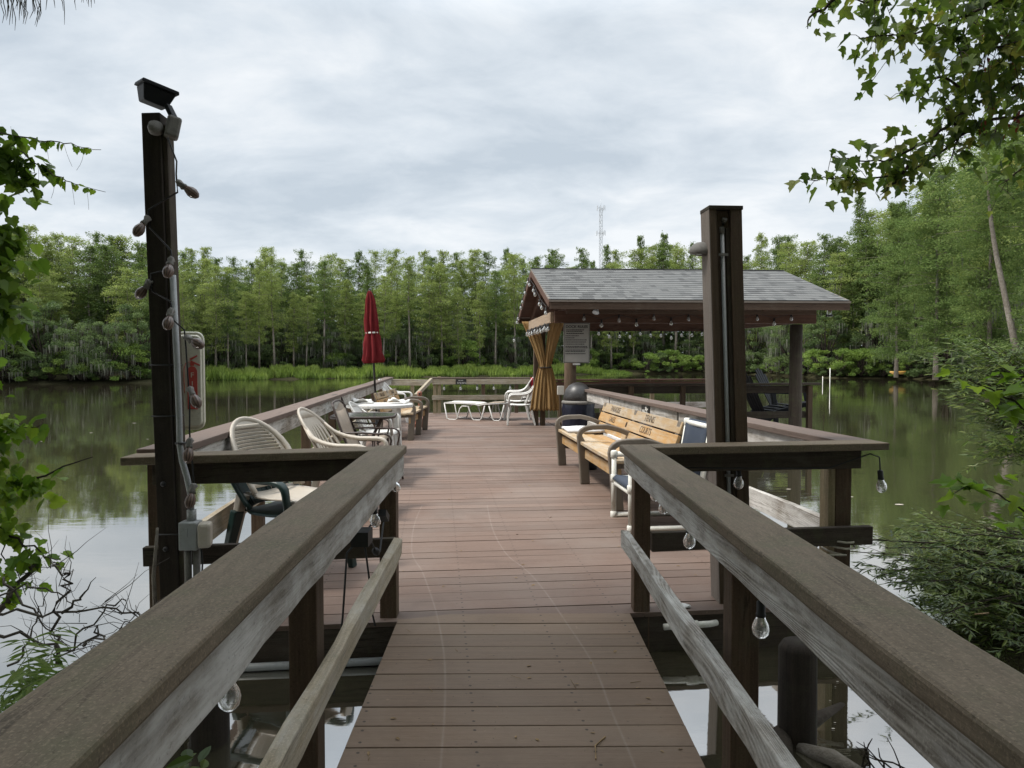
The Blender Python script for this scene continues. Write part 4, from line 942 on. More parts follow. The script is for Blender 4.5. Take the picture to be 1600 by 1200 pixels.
# slatted benches with lettering
def bench(label, L, loc, rz, words_, wsize):
    """bench along local x (0..L), facing -y; back at y=+.34"""
    t = thing('bench', label, 'bench', loc, rz, 'slatted wooden benches')
    n = 3; st = []
    for (z, y, m) in ((.505, .245, W_BENCH), (.625, .290, W_BENCH), (.745, .335, W_BENCHW)):
        mb = MB(); mb.beam((0, y, z), (L, y, z), .113, .034, up=(0, -1, .36)); st.append(part('back_slat', mb, m, t, bevel=.005))
    for k, m in enumerate((W_BENCHW, W_BENCHW, W_BENCH, W_BENCH)):
        mb = MB(); y = -.235+.118*k; mb.beam((.0, y, .452-.008*k), (L, y, .452-.008*k), .112, .034); part('seat_slat', mb, m, t, bevel=.005)
    mb = MB(); mb.beam((.05, -.225, .335), (L-.05, -.225, .335), .034, .10); part('apron', mb, W_BENCH, t, bevel=.004)
    for x in (.08, L/2, L-.08):
        mb = MB(); w_ = .055
        mb.sweep(arc((x, -.235, .0), (x, -.245, .22), (x, -.265, .42), 4)+arc((x, -.30, .53), (x, -.29, .615), (x, -.15, .622), 5)+arc((x, .0, .625), (x, .16, .60), (x, .30, .52), 5), [.105]*5+[.056]*12, [.058]*17, 4, up=(1, 0, 0)); fr = part('end_frame', mb, M_ENDF, t, bevel=.012)
        mb = MB(); mb.sweep([(x, .30, 0), (x, .26, .28), (x, .275, .46), (x, .36, .80)], .055, .09, 4, up=(1, 0, 0)); mb.sweep([(x, -.24, .41), (x, .26, .40)], .05, .05, 4); part('back_leg', mb, M_ENDF, t, bevel=.006)
    up_ = V((0, .36, .933)).normalized(); nrm = V((0, -.933, .36)).normalized(); ZX = V((1, 0, 0))
    for (txt, xx, k) in words_:
        y, z = ((.245, .505), (.290, .625), (.335, .745))[k]; pos = V((xx, y, z)) + nrm*.0175
        o = link('lettering', text_mesh(txt, wsize, .0012, M_ENGR), st[k]); o.matrix_local = frame(ZX, up_, nrm, pos)
    return t, st
# right bench: local x runs from far (0) to near (L)  => left-to-right as seen
Lb = 2.95; far = V((.955, 9.22, 0))
tb, sl_ = bench('long wooden bench lettered with worn back slats along the right railing', Lb, far, -math.pi/2+TD*1.05, [('PARADISE', .66, 2), ('LAKES', .66, 1), ('TENNIS', 2.02, 2), ('COURTS', 2.02, 1)], .098)
mb = MB(); nrm = V((0, -.933, .36)).normalized()
for k in range(3): mb.box(V((1.30, .29, .625))+nrm*.018+V(((k-1)*.018, 0, 0)), (.012, .004, .055), Matrix.Rotation(-.36, 3, 'X'))
part('brand_mark', mb, M_ENGR, sl_[1])
mb = MB(); c = far + Matrix.Rotation(-math.pi/2+TD*1.05, 3, 'Z') @ V((.36, -.03, .475))
Rc = Matrix.Rotation(-math.pi/2+TD*1.05, 3, 'Z')
mb.grid([[c+Rc @ V((x*.52, y_*.44, .035+.012*math.sin(x*8)*math.cos(y_*5)-.03*max(0, abs(x)*2-.8))) for x in np.linspace(-.5, .5, 9)] for y_ in np.linspace(-.5, .5, 8)], .035); one('cushion', mb, M_CUSH, 'thin white cushion on the far end of the lettered bench seat', 'cushion', c)
mb = MB(); c2 = far + Rc @ V((1.9, .255, .47)); mb.beam(far+Rc @ V((.75, .22, .455)), far+Rc @ V((2.85, .22, .455)), .06, .03); one('white_strip', mb, M_CUSH, 'white plastic strip lying along the back of the lettered bench seat', 'strip', c2)
mb = MB(); c3 = far + Rc @ V((.62, -.15, .42)); mb.grid([[c3+Rc @ V((x, .02-.004*math.sin(x*9), -.10+z)) for x in np.linspace(-.22, .22, 6)] for z in (-.03, 0, .05, .1)], .01); one('towel', mb, M_REDT, 'red towel hanging beneath the seat of the lettered bench', 'towel', c3)
mb = MB(); c4 = far+Rc @ V((.45, .05, .06)); mb.lathe(c4-V((0, 0, .06)), [(.07, 0), (.09, .01), (.09, .14), (.05, .17), (0, .17)], 12); one('bucket', mb, M_BLACK, 'small black bucket on the boards beneath the lettered bench', 'bucket', c4)
Lb2 = 1.95; near = V((-1.84, 11.9, 0))
bench('shorter wooden bench beside the red umbrella along the left railing', Lb2, near, math.pi/2-.02, [('PARADISE', .48, 2), ('LAKES', .48, 1), ('TENNIS', 1.45, 2), ('COURTS', 1.45, 1)], .09)

# PVC chair
t = thing('pipe_chair', 'white plastic pipe armchair with navy sling at the near end of the bench', 'chair', (0, 0, 0)); put(t, 1.28, 5.86, math.pi/2+TD)
def pipe(pts, n, r=.044): mb = MB(); mb.sweep(pts, r, None, 10); return part(n, mb, M_PVC, t)
for s_ in (-1, 1):
    x = s_*.27; pipe([(x, .32, .02), (x, .32, .545)], 'front_leg'); pipe([(x, -.28, .02), (x, -.26, .40), (x, -.33, .82)], 'back_leg'); pipe([(x, .32, .02), (x, -.28, .02)], 'floor_rail'); pipe([(x, .32, .545), (x, -.27, .545)], 'arm', .048); pipe([(x, .32, .34), (x, -.26, .34)], 'seat_rail')
    for q in ((x, .32, .02), (x, .32, .34), (x, .32, .545), (x, -.33, .82)):
        mb = MB(); mb.lathe(V(q)-V((0, 0, .034)), [(.018, 0), (.029, .006), (.030, .034), (.029, .062), (.018, .068)], 10); part('fitting', mb, M_PVC, t)
pipe([(-.27, -.33, .82), (.27, -.33, .82)], 'top_rail'); pipe([(-.27, -.28, .02), (.27, -.28, .02)], 'cross_rail'); pipe([(-.27, .31, .30), (.27, .31, .30)], 'cross_rail')
mb = MB(); mb.grid([[(x, y, z) for x in np.linspace(-.245, .245, 6)] for y, z in ((.335, .335), (.31, .365), (.15, .345), (-.1, .335), (-.24, .355))], .008); part('seat_sling', mb, M_NAVY, t)
mb = MB(); mb.grid([[(x, y+.03*(1-(x/.245)**2)*-.6, z) for x in np.linspace(-.245, .245, 6)] for y, z in ((-.25, .40), (-.27, .55), (-.295, .70), (-.315, .815), (-.34, .845), (-.355, .80))], .008); part('back_sling', mb, M_NAVY, t)

# chaise lounge: runs away from camera, folded flat
t = thing('lounger', 'white strapped low lounger lying flat near the far railing', 'lounger', (0, 0, 0)); put(t, -.62, 16.25, -.32)
def tub(pts, n, r=.030): mb = MB(); mb.sweep(pts, r, None, 8); return part(n, mb, M_WHITE2, t)
for y in (-.30, .30):
    tub([(-.72, y, .37), (-.3, y, .37), (.03, y, .355), (.12, y, .33), (.25, y, .36), (.74, y, .39)], 'side_rail')
    tub([(-.72, y, .37), (-.66, y, .03), (-.60, y, .0), (-.44, y, .0), (-.40, y, .03), (-.34, y, .25), (-.28, y, .31)] , 'leg')
    tub([(-.28, y, .31), (-.14, y, .31), (-.05, y, .05), (-.01, y, .0), (.14, y, .0), (.19, y, .05), (.26, y, .33)], 'leg')
    tub([(.36, y, .33), (.44, y, .05), (.48, y, .0), (.60, y, .0), (.64, y, .05), (.72, y, .36)], 'leg')
for x, z in ((-.72, .37), (.74, .39), (.12, .33)): tub([(x, -.30, z), (x, .30, z)], 'cross_bar')
mb = MB(); mb.grid([[(x, y, z+.016-.012*(1-(y/.3)**2)) for y in np.linspace(-.31, .31, 7)] for x, z in ((-.73, .37), (-.5, .372), (-.3, .37), (.03, .356), (.11, .335))], .006); part('seat_sling', mb, M_SLINGW, t)
mb = MB(); mb.grid([[(x, y, z+.016-.012*(1-(y/.3)**2)) for y in np.linspace(-.31, .31, 7)] for x, z in ((.13, .335), (.25, .362), (.5, .38), (.74, .39))], .006); part('back_sling', mb, M_SLINGB, t)

# ashtray stand, bin
a = on_z(656, 667, 0)
t = thing('ashtray_stand', 'terracotta coloured cigarette receptacle with a slim neck standing left of the lounger', 'ashtray', a)
mb = MB(); mb.lathe((0, 0, 0), [(.128, 0), (.135, .01), (.135, .06), (.140, .065), (.140, .075), (.135, .08), (.135, .145), (.142, .15), (.142, .17), (.10, .20), (.04, .215), (.036, .22)], 24); part('base', mb, M_RUST, t)
mb = MB(); mb.lathe((0, 0, .20), [(.040, 0), (.034, .2), (.034, .42), (.045, .44), (.048, .49), (.04, .52), (.0, .525)], 16); part('neck', mb, M_RUST, t)
mb = MB(); mb.lathe((0, -.046, .675), [(.020, 0), (.02, .004), (0, .004)], 10, (0, -1, 0)); part('hole', mb, M_INK, t)
bnx, bny = 1.13, 11.0
t = thing('litter_bin', 'domed dark litter bin with black liner at the end of the bench', 'litter bin', (bnx, bny, 0))
mb = MB(); mb.lathe((0, 0, 0), [(.20, 0), (.235, .02), (.24, .12), (.245, .2), (.25, .3), (.24, .4), (.25, .5), (.245, .6), (.245, .70), (.22, .72)], 52, (0, 0, 1), lambda an, z, r: r*(1+.035*math.sin(an*11+z*24)+.03*math.sin(an*7-z*37)+.02*math.sin(an*19+z*55))); part('liner', mb, M_BAG, t)
mb = MB(); mb.lathe((0, 0, .70), [(.25, -.02), (.262, -.01), (.262, .015), (.24, .03)], 26); part('rim', mb, M_DIRTG, t)
mb = MB(); mb.lathe((0, 0, .72), [(.238, 0), (.235, .08), (.205, .17), (.15, .24), (.08, .28), (.0, .292)], 32, (0, 0, 1), lambda a2, z, r: r*(.80 if abs(math.atan2(math.sin(a2-3.4), math.cos(a2-3.4))) < .75 and z > .02 else 1.0)); part('dome', mb, M_LID, t)
mb = MB(); mb.grid([[V(((.215-.06*z)*math.cos(a2), (.215-.06*z)*math.sin(a2), .735+z*.15)) for a2 in np.linspace(2.75, 4.05, 8)] for z in np.linspace(0, 1, 5)], -.008); part('flap', mb, M_DIRTG, t)
mb = MB(); mb.sweep([(.24, -.02, .45), (.245, -.04, .2), (.24, -.02, .05)], .025, .03, 4); part('handle', mb, M_DIRTG, t)
# outlet on the post beside the curtain
mb = MB(); c = at_y(876, 610, 14.3); mb.box(c, (.14, .05, .18)); o = one('socket_box', mb, M_PVC, 'grey socket box between the curtain and the litter bin', 'outlet box', c, None, .01)
mb = MB(); mb.beam((c.x, c.y+.03, -.1), (c.x, c.y+.03, c.z+.1), .04, .09, up=(0, 1, 0)); one('stake', mb, W_POST, 'short brown stake carrying the grey socket box', 'post', (c.x, c.y+.03, 0))

# curtain round the square posts
qc = RF(.44, 3.62); t = thing('curtain', 'mustard curtains gathered with a tie round the roof post', 'curtain', (qc.x, qc.y, .3))
def curtain_panel(sgn):
    P = []
    for i in range(37):
        v = i/36; z = 2.14 - 1.82*v; r = []
        for j in range(65):
            u = j/64
            if v < .5:
                k = v/.5; e = k**1.2; outer = (.36 if sgn < 0 else .27)*(1-k)**1.15+.125; inner = (.17 if sgn < 0 else .10)*(1-k)**1.6 - .01
            else:
                k = (v-.5)/.5; e = 1; outer = .125+.19*k**.7; inner = -.01
            amp = (.010*(1-.3*k) if v < .5 else .006+.011*k)
            x = sgn*(inner + (outer-inner)*u); y = -.055 - .05*math.sin(math.pi*min(1, u+.15)) - amp*math.sin(u*math.pi*2*3.6 + sgn + .5*math.sin(v*5)) - .003*math.sin(u*43+v*5) - .010*math.sin(u*9+v*7+sgn)*math.sin(v*6)
            r.append((x, y, z+.012*math.sin(u*31)*(1 if v > .97 else 0)))
        P.append(r)
    mb = MB(); mb.grid(P, .006); part('panel', mb, M_CURT, t)
curtain_panel(-1); curtain_panel(1)
for ch in t.children: ch.location = (0, 0, -.3)
mb = MB(); mb.lathe((0, -.05, .90), [(.115, -.016), (.125, 0), (.115, .016)], 20, (0, 0, 1), lambda a2, z, r: r*(1.0 if abs(math.cos(a2)) > .5 else .78)); part('tie', mb, W_DARK, t)

# wind chime / bird feeder hanging at the right roof corner
hc = at_y(1296, 482, 11.35); t = thing('hanging_lantern', 'small grey lantern hanging from the right corner of the roof eave', 'lantern', hc)
mb = MB(); mb.sweep([hc+V((0, 0, .17)), hc+V((.003, 0, .07))], .012, None, 6); mb.lathe(hc+V((0, 0, .05)), [(.02, .03), (.04, .02), (.04, 0)], 10); part('hook', mb, M_BLACK, t, True)
mb = MB(); mb.lathe(hc+V((0, 0, -.10)), [(.034, 0), (.038, .02), (.036, .08), (.03, .14), (.02, .15)], 14); part('tube', mb, M_GLASS, t, True)
mb = MB(); mb.lathe(hc+V((0, 0, -.13)), [(.05, 0), (.055, .01), (.055, .03), (.03, .035)], 14); part('tray', mb, M_BLACK, t, True)

# ------------------------------------------------------------------ light strings
mb = MB(); mb.lathe((0, 0, 0), [(.010, 0), (.016, -.006), (.016, -.045), (.019, -.05), (.018, -.058)], 10); SOCK = mesh_from('socket', mb, M_CORD)
mb = MB(); mb.lathe((0, 0, 0), [(.013, -.052), (.018, -.066), (.028, -.085), (.031, -.103), (.027, -.122), (.015, -.135), (0, -.139)], 14); GLB = mesh_from('bulb', mb, M_GLASS)
mb = MB(); mb.lathe((0, 0, 0), [(.010, -.05), (.018, -.062), (.027, -.085), (.027, -.105), (.018, -.125), (.006, -.134), (0, -.135)], 16); POD = mesh_from('bulb', mb, M_POD)
mb = MB(); mb.lathe((0, 0, 0), [(.010, 0), (.019, -.012), (.014, -.03), (.017, -.045), (.013, -.056)], 7, (0, 0, 1), lambda a2, z, r: r*(1+.3*math.sin(a2*3+z*90))); PSOCK = mesh_from('socket', mb, M_DIRTG)
def light_string(label, cord, bulbs, glass, sock, sc=1.0, cr=.008, group='light strings'):
    """bulbs: (point, direction the bulb points)"""
    t = thing('light_string', label, 'string lights', V(cord[0] if not isinstance(cord[0], list) else cord[0][0]), 0, group)
    mb = MB()
    for c in (cord if isinstance(cord[0], list) else [cord]): mb.sweep(c, cr, None, 5)
    part('cord', mb, M_CORD, t, True)
    for p, d in bulbs:
        b = link('bulb', glass, t); q = (-V(d)).normalized().to_track_quat('Z', 'Y'); b.rotation_mode = 'QUATERNION'; b.rotation_quaternion = q; b.location = V(p)-t.location; b.scale = (sc,)*3
        link('socket', sock, b)
    return t
Z_ = V((0, 0, -1))
yb_ = 3.29
pods = [((276, 283), (1, .1, -.75)), ((232, 338), (-.4, -.5, -1)), ((268, 402), (.05, -.5, -.8)), ((236, 438), (-.6, .2, -.6)), ((268, 482), (.05, -.5, -.8)), ((289, 526), (.75, -.3, -.35)), ((295, 605), (.5, -.3, -.75)), ((297, 684), (.0, -.3, -1)), ((303, 755), (-.1, -.3, -1))]
cp = [(at_y(X, Y, yb_ if i not in (1, 3) else 3.33)) for i, ((X, Y), d) in enumerate(pods)]
cord = [at_y(262, 215, 3.31), at_y(276, 252, 3.31)]
for i, ((X, Y), d) in enumerate(pods):
    q = cp[i]; cord += [q + V((0, -.004 if i not in (1, 3) else .0, .03)), q, q + V((.004, 0, -.05))]
light_string('string of brown grimy bulbs wound round the tall lamp post', cord, [(cp[i], d) for i, (p_, d) in enumerate(pods)], POD, PSOCK, .88)

def under_rail(x, y, z=.80): return V((x, y, z))
# right walkway rail
bl = [(.70, 3.42, .775), (.70, 3.12, .78), (.685, 2.62, .76), (.70, 1.92, .70)]
cord = [V((.70, 3.9, .79))]+[V(b)+V((0, 0, .01)) for b in bl]+[V((.70, 1.5, .75)), V((.70, 1.0, .79))]
light_string('string of clear bulbs hung under the right walkway railing', cord, [(V(b), (0, .0, -1)) for b in bl[1:]]+[(V(bl[0]), (.3, -.2, -1))], GLB, SOCK, .76)
bl = [(-.575, 1.46, .735), (-.57, 3.05, .74), (-.585, 3.45, .79)]
cord = [V((-.59, 1.1, .80)), V(bl[0])+V((0, 0, .01)), V((-.6, 2.2, .79)), V(bl[1])+V((0, 0, .01)), V(bl[2])+V((0, 0, .01)), V((-.6, 3.6, .79))]
light_string('string of clear bulbs hung under the left walkway railing', cord, [(V(bl[0]), (0, 0, -1)), (V(bl[1]), (.1, 0, -1)), (V(bl[2]), (.6, -.4, -.5))], GLB, SOCK, .76)
# corner bulb right of front rail, plus bulbs under it
bl = [D(1.95, -.07, .80), D(1.32, -.06, .80), D(1.85, .0, .80)]
q = D(1.99, -.07, .76)
cord = [D(.85, -.065, .79), D(1.3, -.065, .78), D(1.7, -.065, .775), D(1.93, -.07, .85), D(1.985, -.07, .83), q]
light_string('string of clear bulbs along the right front railing with one at its corner', cord, [(q, (.1, 0, -1)), (D(1.22, .0, .78), Z_)], GLB, SOCK, .9)
# cords and plugs under the left rail
mb = MB(); c = V((-.60, 2.95, .62)); mb.box(c, (.07, .10, .06)); mb.box(c+V((.06, .18, .05)), (.035, .09, .03), Matrix.Rotation(-.5, 3, 'X'))
for pts in ([c, c+V((.01, .25, .02)), c+V((.0, .42, .13)), c+V((.0, .5, .16))], [c, c+V((-.05, -.06, -.05)), c+V((-.06, -.1, -.3)), c+V((-.10, -.1, -.62))], [c, c+V((.01, .02, -.06)), c+V((.02, .05, -.2)), c+V((.02, .08, -.33)), c+V((.03, .12, -.42))], [c, c+V((.02, .12, -.06)), c+V((.02, .22, -.13)), c+V((.01, .36, -.16)), c+V((.0, .52, -.06))]): mb.sweep(pts, .009, None, 6)
mb.lathe(c+V((.022, .09, -.36)), [(.004, 0), (.014, .02), (.014, .07), (.004, .09)], 8); mb.lathe(c+V((.02, .17, -.10)), [(.004, 0), (.016, .02), (.016, .06), (.004, .09)], 8, (0, 1, -.5))
one('plug_bundle', mb, M_CORD, 'tangle of black cords and plugs hanging under the left walkway railing', 'cord', c)
# roof strings
cordL = []; bl = []
for k in range(12):
    f_ = (k+.25*math.sin(k*2.7))/11.3
    if f_ < .5: p = RF(-.07, 2*f_*RD/2, ZE-.11+(ZR-ZE)*2*f_-.05*abs(math.sin(k*2.3)))
    else: p = RF(-.07, RD/2+(2*f_-1)*RD/2, ZR-.11-(ZR-ZE)*(2*f_-1))
    cordL.append(p)
    if k % 1 == 0: bl.append((p+V((-.01, 0, -.01)), Z_))
cordL += [RF(-.08, RD+.15, ZE-.2), RF(-.10, RD+.22, ZE-.42)]; bl.append((RF(-.10, RD+.22, ZE-.42), Z_))
light_string('string of clear bulbs along the left gable of the boathouse roof', cordL, bl, GLB, SOCK, .85)
cordL = []; bl = []
for k in range(16):
    p = RF(.06, .65+3.0*k/15, zb-.10-.02*math.sin(k*2.1)); cordL.append(p); bl.append((p, V((.15*math.sin(k*3), .1*math.cos(k*5), -1))))
light_string('cluster of clear bulbs draped under the pale side beam of the boathouse roof', cordL, bl, GLB, SOCK, .85)
cordL = []; bl = []
for k in range(13):
    p = RF(.62+3.45*k/12, .52, zb+.055-.085*(k % 2)-.02*math.sin(k)); cordL.append(p); bl.append((p, Z_))
light_string('string of clear bulbs along the front beam under the roof', cordL, bl, GLB, SOCK, .9)
cordL = []; bl = []
for k in range(17):
    p = RF(.70+3.5*k/16, 3.72, 1.97-.03*math.sin(k*1.3)); cordL.append(p); bl.append((p-V((0, 0, .03*(k % 2))), Z_))
light_string('string of clear bulbs hanging under the back beam of the roof', cordL, bl, GLB, SOCK, .95)
cordL = []; bl = []
for k in range(6):
    p = D(-.25+.42*k, 14.3, .735); cordL.append(p); bl.append((p, Z_))
light_string('string of clear bulbs under the far railing below the small plaque', cordL, bl[:5], GLB, SOCK, 1.0)
fl2 = at_y(931, 487, 11.35)
t = thing('spot_lamp', 'small chrome spot lamp under the front eave beside the round post', 'lamp', fl2)
mb = MB(); mb.lathe(fl2, [(.02, .07), (.03, .05), (.05, .0), (.056, -.02), (.04, -.03), (0, -.034)], 14, (.3, .5, 1)); part('reflector', mb, M_TOWER, t, True)
mb = MB(); mb.sweep([fl2+V((.02, .03, .05)), fl2+V((.05, .08, .09))], .03, None, 8); part('arm', mb, M_BLACK, t, True)
# stakes standing in the water
for X, Y0, Y1, d, lab in ((1297, 575, 608, 38, 'white stake standing in the water beyond the right roof post'), (1285.5, 588, 602, 44, 'shorter pale stake standing in the water, left of the taller white one')):
    q = at_y(X, Y0, d); mb = MB(); mb.sweep([V((q.x, q.y, -.8)), q], .04, None, 6); one('stake', mb, M_PVC, lab, 'stake', V((q.x, q.y, WATER)), 'stakes in the lake')
mb = MB(); c = at_y(1404, 580, 52)
mb.sweep([c+V((-.6, .1, -.05)), c+V((-.35, .05, -.12)), c+V((.3, 0, -.1)), c+V((.55, 0.05, -.02))], [.1, .4, .4, .1], [.1, .24, .24, .1], 10); one('kayak', mb, plain('yellow_hull', (.42, .24, .05), .5), 'dull yellow kayak pulled up on the far right shore', 'kayak', c)
# logs in the water by the right side of the walkway
mb = MB(); mb.sweep([V((.95, 2.35, -.20)), V((1.15, 2.9, -.21)), V((1.55, 3.2, -.24))], [.07, .09, .05], None, 9); mb.sweep([V((1.0, 2.5, -.2)), V((1.25, 2.4, -.16)), V((1.6, 2.45, -.23))], [.05, .04, .03], None, 7); one('sunken_log', mb, M_BARKD, 'dark half sunken branch in the water right of the walkway', 'log', (1.2, 2.8, WATER))
mb = MB(); mb.sweep([on_z(1250, 1170, WATER), on_z(1300, 1184, WATER+.03), on_z(1345, 1215, WATER)], [.05, .065, .07], None, 9); one('floating_log', mb, M_BARK, 'pale floating log at the water under the right walkway railing', 'log', on_z(1300, 1184, WATER))

# ------------------------------------------------------------------ lattice tower far away
tw = at_y(938, 562, 300); H = 66.5
t = thing('lattice_tower', 'slim grey lattice mast with antenna rings rising behind the far trees', 'tower', (tw.x, tw.y, 0))
mb = MB(); w0 = .75
cs = [(w0*math.cos(a2), w0*math.sin(a2)) for a2 in (0.4, 2.494, 4.588)]
for x, y in cs: mb.sweep([(x, y, 0), (x, y, H-2)], .16, None, 4)
for k in range(28):
    z0, z1 = H*k/29, H*(k+1)/29
    for i in range(3):
        a_, b_ = cs[i], cs[(i+1) % 3]; mb.sweep([(*a_, z0), (*b_, z1)], .11, None, 4); mb.sweep([(*a_, z1), (*b_, z1)], .09, None, 4)
part('mast', mb, M_TOWER, t)
for z, rr, n in ((H-1.6, 1.7, 7), (H-12, 1.9, 7)):
    mb = MB()
    for i in range(n):
        a2 = 2*math.pi*i/n; mb.beam((rr*math.cos(a2), rr*math.sin(a2), z-1.0), (rr*math.cos(a2), rr*math.sin(a2), z+1.0), .26, .16, up=(math.cos(a2), math.sin(a2), 0)); mb.sweep([(0, 0, z), (rr*math.cos(a2), rr*math.sin(a2), z)], .1, None, 4)
    part('antenna_ring', mb, M_TOWER, t)
mb = MB(); mb.sweep([(0, 0, H-2), (0, 0, H+2)], .12, None, 5); part('rod', mb, M_TOWER, t)

# ------------------------------------------------------------------ vegetation
def leaf_quads(C, size, asp, rng, flat=.5, droop=.2, dirs=None):
    """diamond leaf faces at C; flat: how horizontal (0 random..1 flat)"""
    n = len(C); az = rng.uniform(0, 2*np.pi, n)
    if dirs is not None: az = np.arctan2(dirs[:, 1], dirs[:, 0]) + rng.normal(0, .7, n)
    pit = rng.normal(-droop, .6*(1-flat)+.12, n); rol = rng.normal(0, 1.2*(1-flat)+.18, n)
    d = np.stack([np.cos(az)*np.cos(pit), np.sin(az)*np.cos(pit), np.sin(pit)], 1)
    s = np.stack([-np.sin(az), np.cos(az), np.zeros(n)], 1); nn = np.cross(d, s)
    s2 = s*np.cos(rol)[:, None] + nn*np.sin(rol)[:, None]
    L = (size*rng.uniform(.6, 1.35, n))[:, None]; W = L*asp
    return np.stack([C - d*L*.5, C + s2*W*.5 + d*L*.05, C + d*L*.5, C - s2*W*.5 + d*L*.05], 1)

def cypress(seed, H, R, bare, nb, per, leafm, lsize, moss=0, point=.5, trunkm=None):
    """slender conifer: many thin drooping plumes of small leaves round a straight stem"""
    rng = np.random.default_rng(seed); rnd = random.Random(seed); mb = MB()
    bend = [(rnd.uniform(-.10, .10)*H/12, rnd.uniform(-.10, .10)*H/12) for _ in range(6)]
    tp = [V((bend[k][0]*k/5*1.2, bend[k][1]*k/5*1.2, H*.98*k/5)) for k in range(6)]
    mb.sweep(tp, [.30*H/12, .19*H/12, .15*H/12, .11*H/12, .06*H/12, .015], None, 7)
    Cs = []; Ds = []; ms = []; R0 = []
    gaps = [rnd.uniform(0, 2*math.pi) for _ in range(3)]
    for b in range(nb):
        g = ((b+rnd.random())/nb)**.9; f = bare + (1-bare)*g; z = H*f
        env = (.50+.62*math.sin(math.pi*min(1, .12+.62*g)))*(1 if g < .6 else (1-(point)*((g-.6)/.4)**1.4))
        az = rnd.uniform(0, 2*math.pi); Lb = R*env*rnd.uniform(.45, 1.25)*(.75+.35*math.cos(az*2+gaps[0])*math.cos(g*9+gaps[1])); Lb = max(.18*R, Lb)
        k5 = min(4.999, f/.98*5); i0 = min(4, int(k5)); c = tp[i0].lerp(tp[i0+1], k5-i0); d = np.array([math.cos(az), math.sin(az)]); rise = rnd.uniform(-.12, .42) + (.25 if g > .85 else 0)
        if b % 3 == 0: mb.sweep([c, c+V((d[0]*Lb*.5, d[1]*Lb*.5, rise*Lb*.6)), c+V((d[0]*Lb, d[1]*Lb, rise*Lb*.8))], [.04*H/12, .025*H/12, .010], None, 4)
        n = int(per*rnd.uniform(.5, 1.2)*(.35+.65*Lb/R)); s = rng.uniform(.05, 1.05, n)**.8
        lat = rng.normal(0, 1, n)*(.05+.17*np.sin(np.pi*np.clip(s, 0, 1)**1.3)+.05)*Lb
        zz = c.z + rise*Lb*s*.8 - .16*Lb*s*s - np.abs(lat)*.25 + rng.normal(0, .10, n)*H/12
        Cs.append(np.stack([c.x + d[0]*Lb*s - d[1]*lat, c.y + d[1]*Lb*s + d[0]*lat, zz], 1)); Ds.append(np.tile(d, (n, 1)))
        R0.append(np.clip(rng.normal(.30+.35*rnd.random()+.12*g, .13, n), .02, .98))
        if moss and rnd.random() < moss and g < .75:
            for _ in range(rnd.randint(3, 8)):
                s_ = rnd.uniform(.25, 1); p = np.array([c.x+d[0]*Lb*s_+rnd.uniform(-.12, .12), c.y+d[1]*Lb*s_+rnd.uniform(-.12, .12), c.z+rise*Lb*s_*.7])
                Lm = rnd.uniform(.25, .9); w = rnd.uniform(.02, .05); a2 = rnd.uniform(0, 3.1); sx = np.array([math.cos(a2)*w, math.sin(a2)*w, 0]); ms.append([p-sx, p+sx, p+sx*.3-[0, 0, Lm], p-sx*.5-[0, 0, Lm*.9]])
    C = np.concatenate(Cs); Dd = np.concatenate(Ds); r0 = np.concatenate(R0)
    Q = leaf_quads(C, lsize, .42, rng, .18, .2, Dd)
    crown = quads_mesh('crown', Q, np.stack([r0, rng.random(len(Q))], 1), leafm)
    m2 = quads_mesh('moss_tuft', np.array(ms), np.stack([rng.random(len(ms)), rng.random(len(ms))], 1), L_MOSS) if ms else None
    return mesh_from('trunk', mb, trunkm or M_BARK), crown, m2

def bushy(seed, H, W, n, leafm, lsize, ncl=26, moss=0, trunk=True, low=.12, asp=.5):
    """broad crown of leaf clumps on forked limbs"""
    rng = np.random.default_rng(seed); rnd = random.Random(seed); mb = MB(); Cs = []; R0 = []; ms = []
    for k in range(ncl):
        a2 = rnd.uniform(0, 2*math.pi); f = rnd.uniform(low, 1); rr = W*math.sqrt(rnd.random())*(1.05-.6*max(0, (f-.55)/.45)**1.5)
        c = np.array([rr*math.cos(a2), rr*math.sin(a2), H*(low+(f-low)*.92)]); cr = rnd.uniform(.16, .34)*W
        m = int(n/ncl*rnd.uniform(.6, 1.5)); v = rng.normal(0, 1, (m, 3)); v /= np.linalg.norm(v, axis=1)[:, None]; v *= (rng.random(m)**.4)[:, None]
        Cs.append(c + v*np.array([cr, cr, cr*.62])); R0.append(np.clip(rng.normal(rnd.uniform(.25, .75), .15, m), .02, .98))
        if trunk and k % 2 == 0: mb.sweep([(0, 0, 0), (rr*.25*math.cos(a2), rr*.25*math.sin(a2), c[2]*.45), (c[0]*.8, c[1]*.8, c[2]*.85), tuple(c)], [.10*W, .06*W, .03*W, .01*W], None, 5)
        if moss and rnd.random() < moss:
            for _ in range(rnd.randint(8, 20)):
                p = c + np.array([rnd.uniform(-cr, cr), rnd.uniform(-cr, cr), -cr*.3]); Lm = rnd.uniform(.3, 1.1); w = rnd.uniform(.02, .05); a3 = rnd.uniform(0, 3.1); sx = np.array([math.cos(a3)*w, math.sin(a3)*w, 0]); ms.append([p-sx, p+sx, p+sx*.3-[0, 0, Lm], p-sx*.5-[0, 0, Lm*.9]])
    C = np.concatenate(Cs); Q = leaf_quads(C, lsize, asp, rng, .35, .25)
    if not mb.v: mb.sweep([(0, 0, 0), (.02, .02, H*.6)], .06, None, 5)
    return mesh_from('trunk', mb, M_BARKD), quads_mesh('crown', Q, np.stack([np.concatenate(R0), rng.random(len(Q))], 1), leafm), (quads_mesh('moss_tuft', np.array(ms), rng.random((len(ms), 2)), L_MOSS) if ms else None)

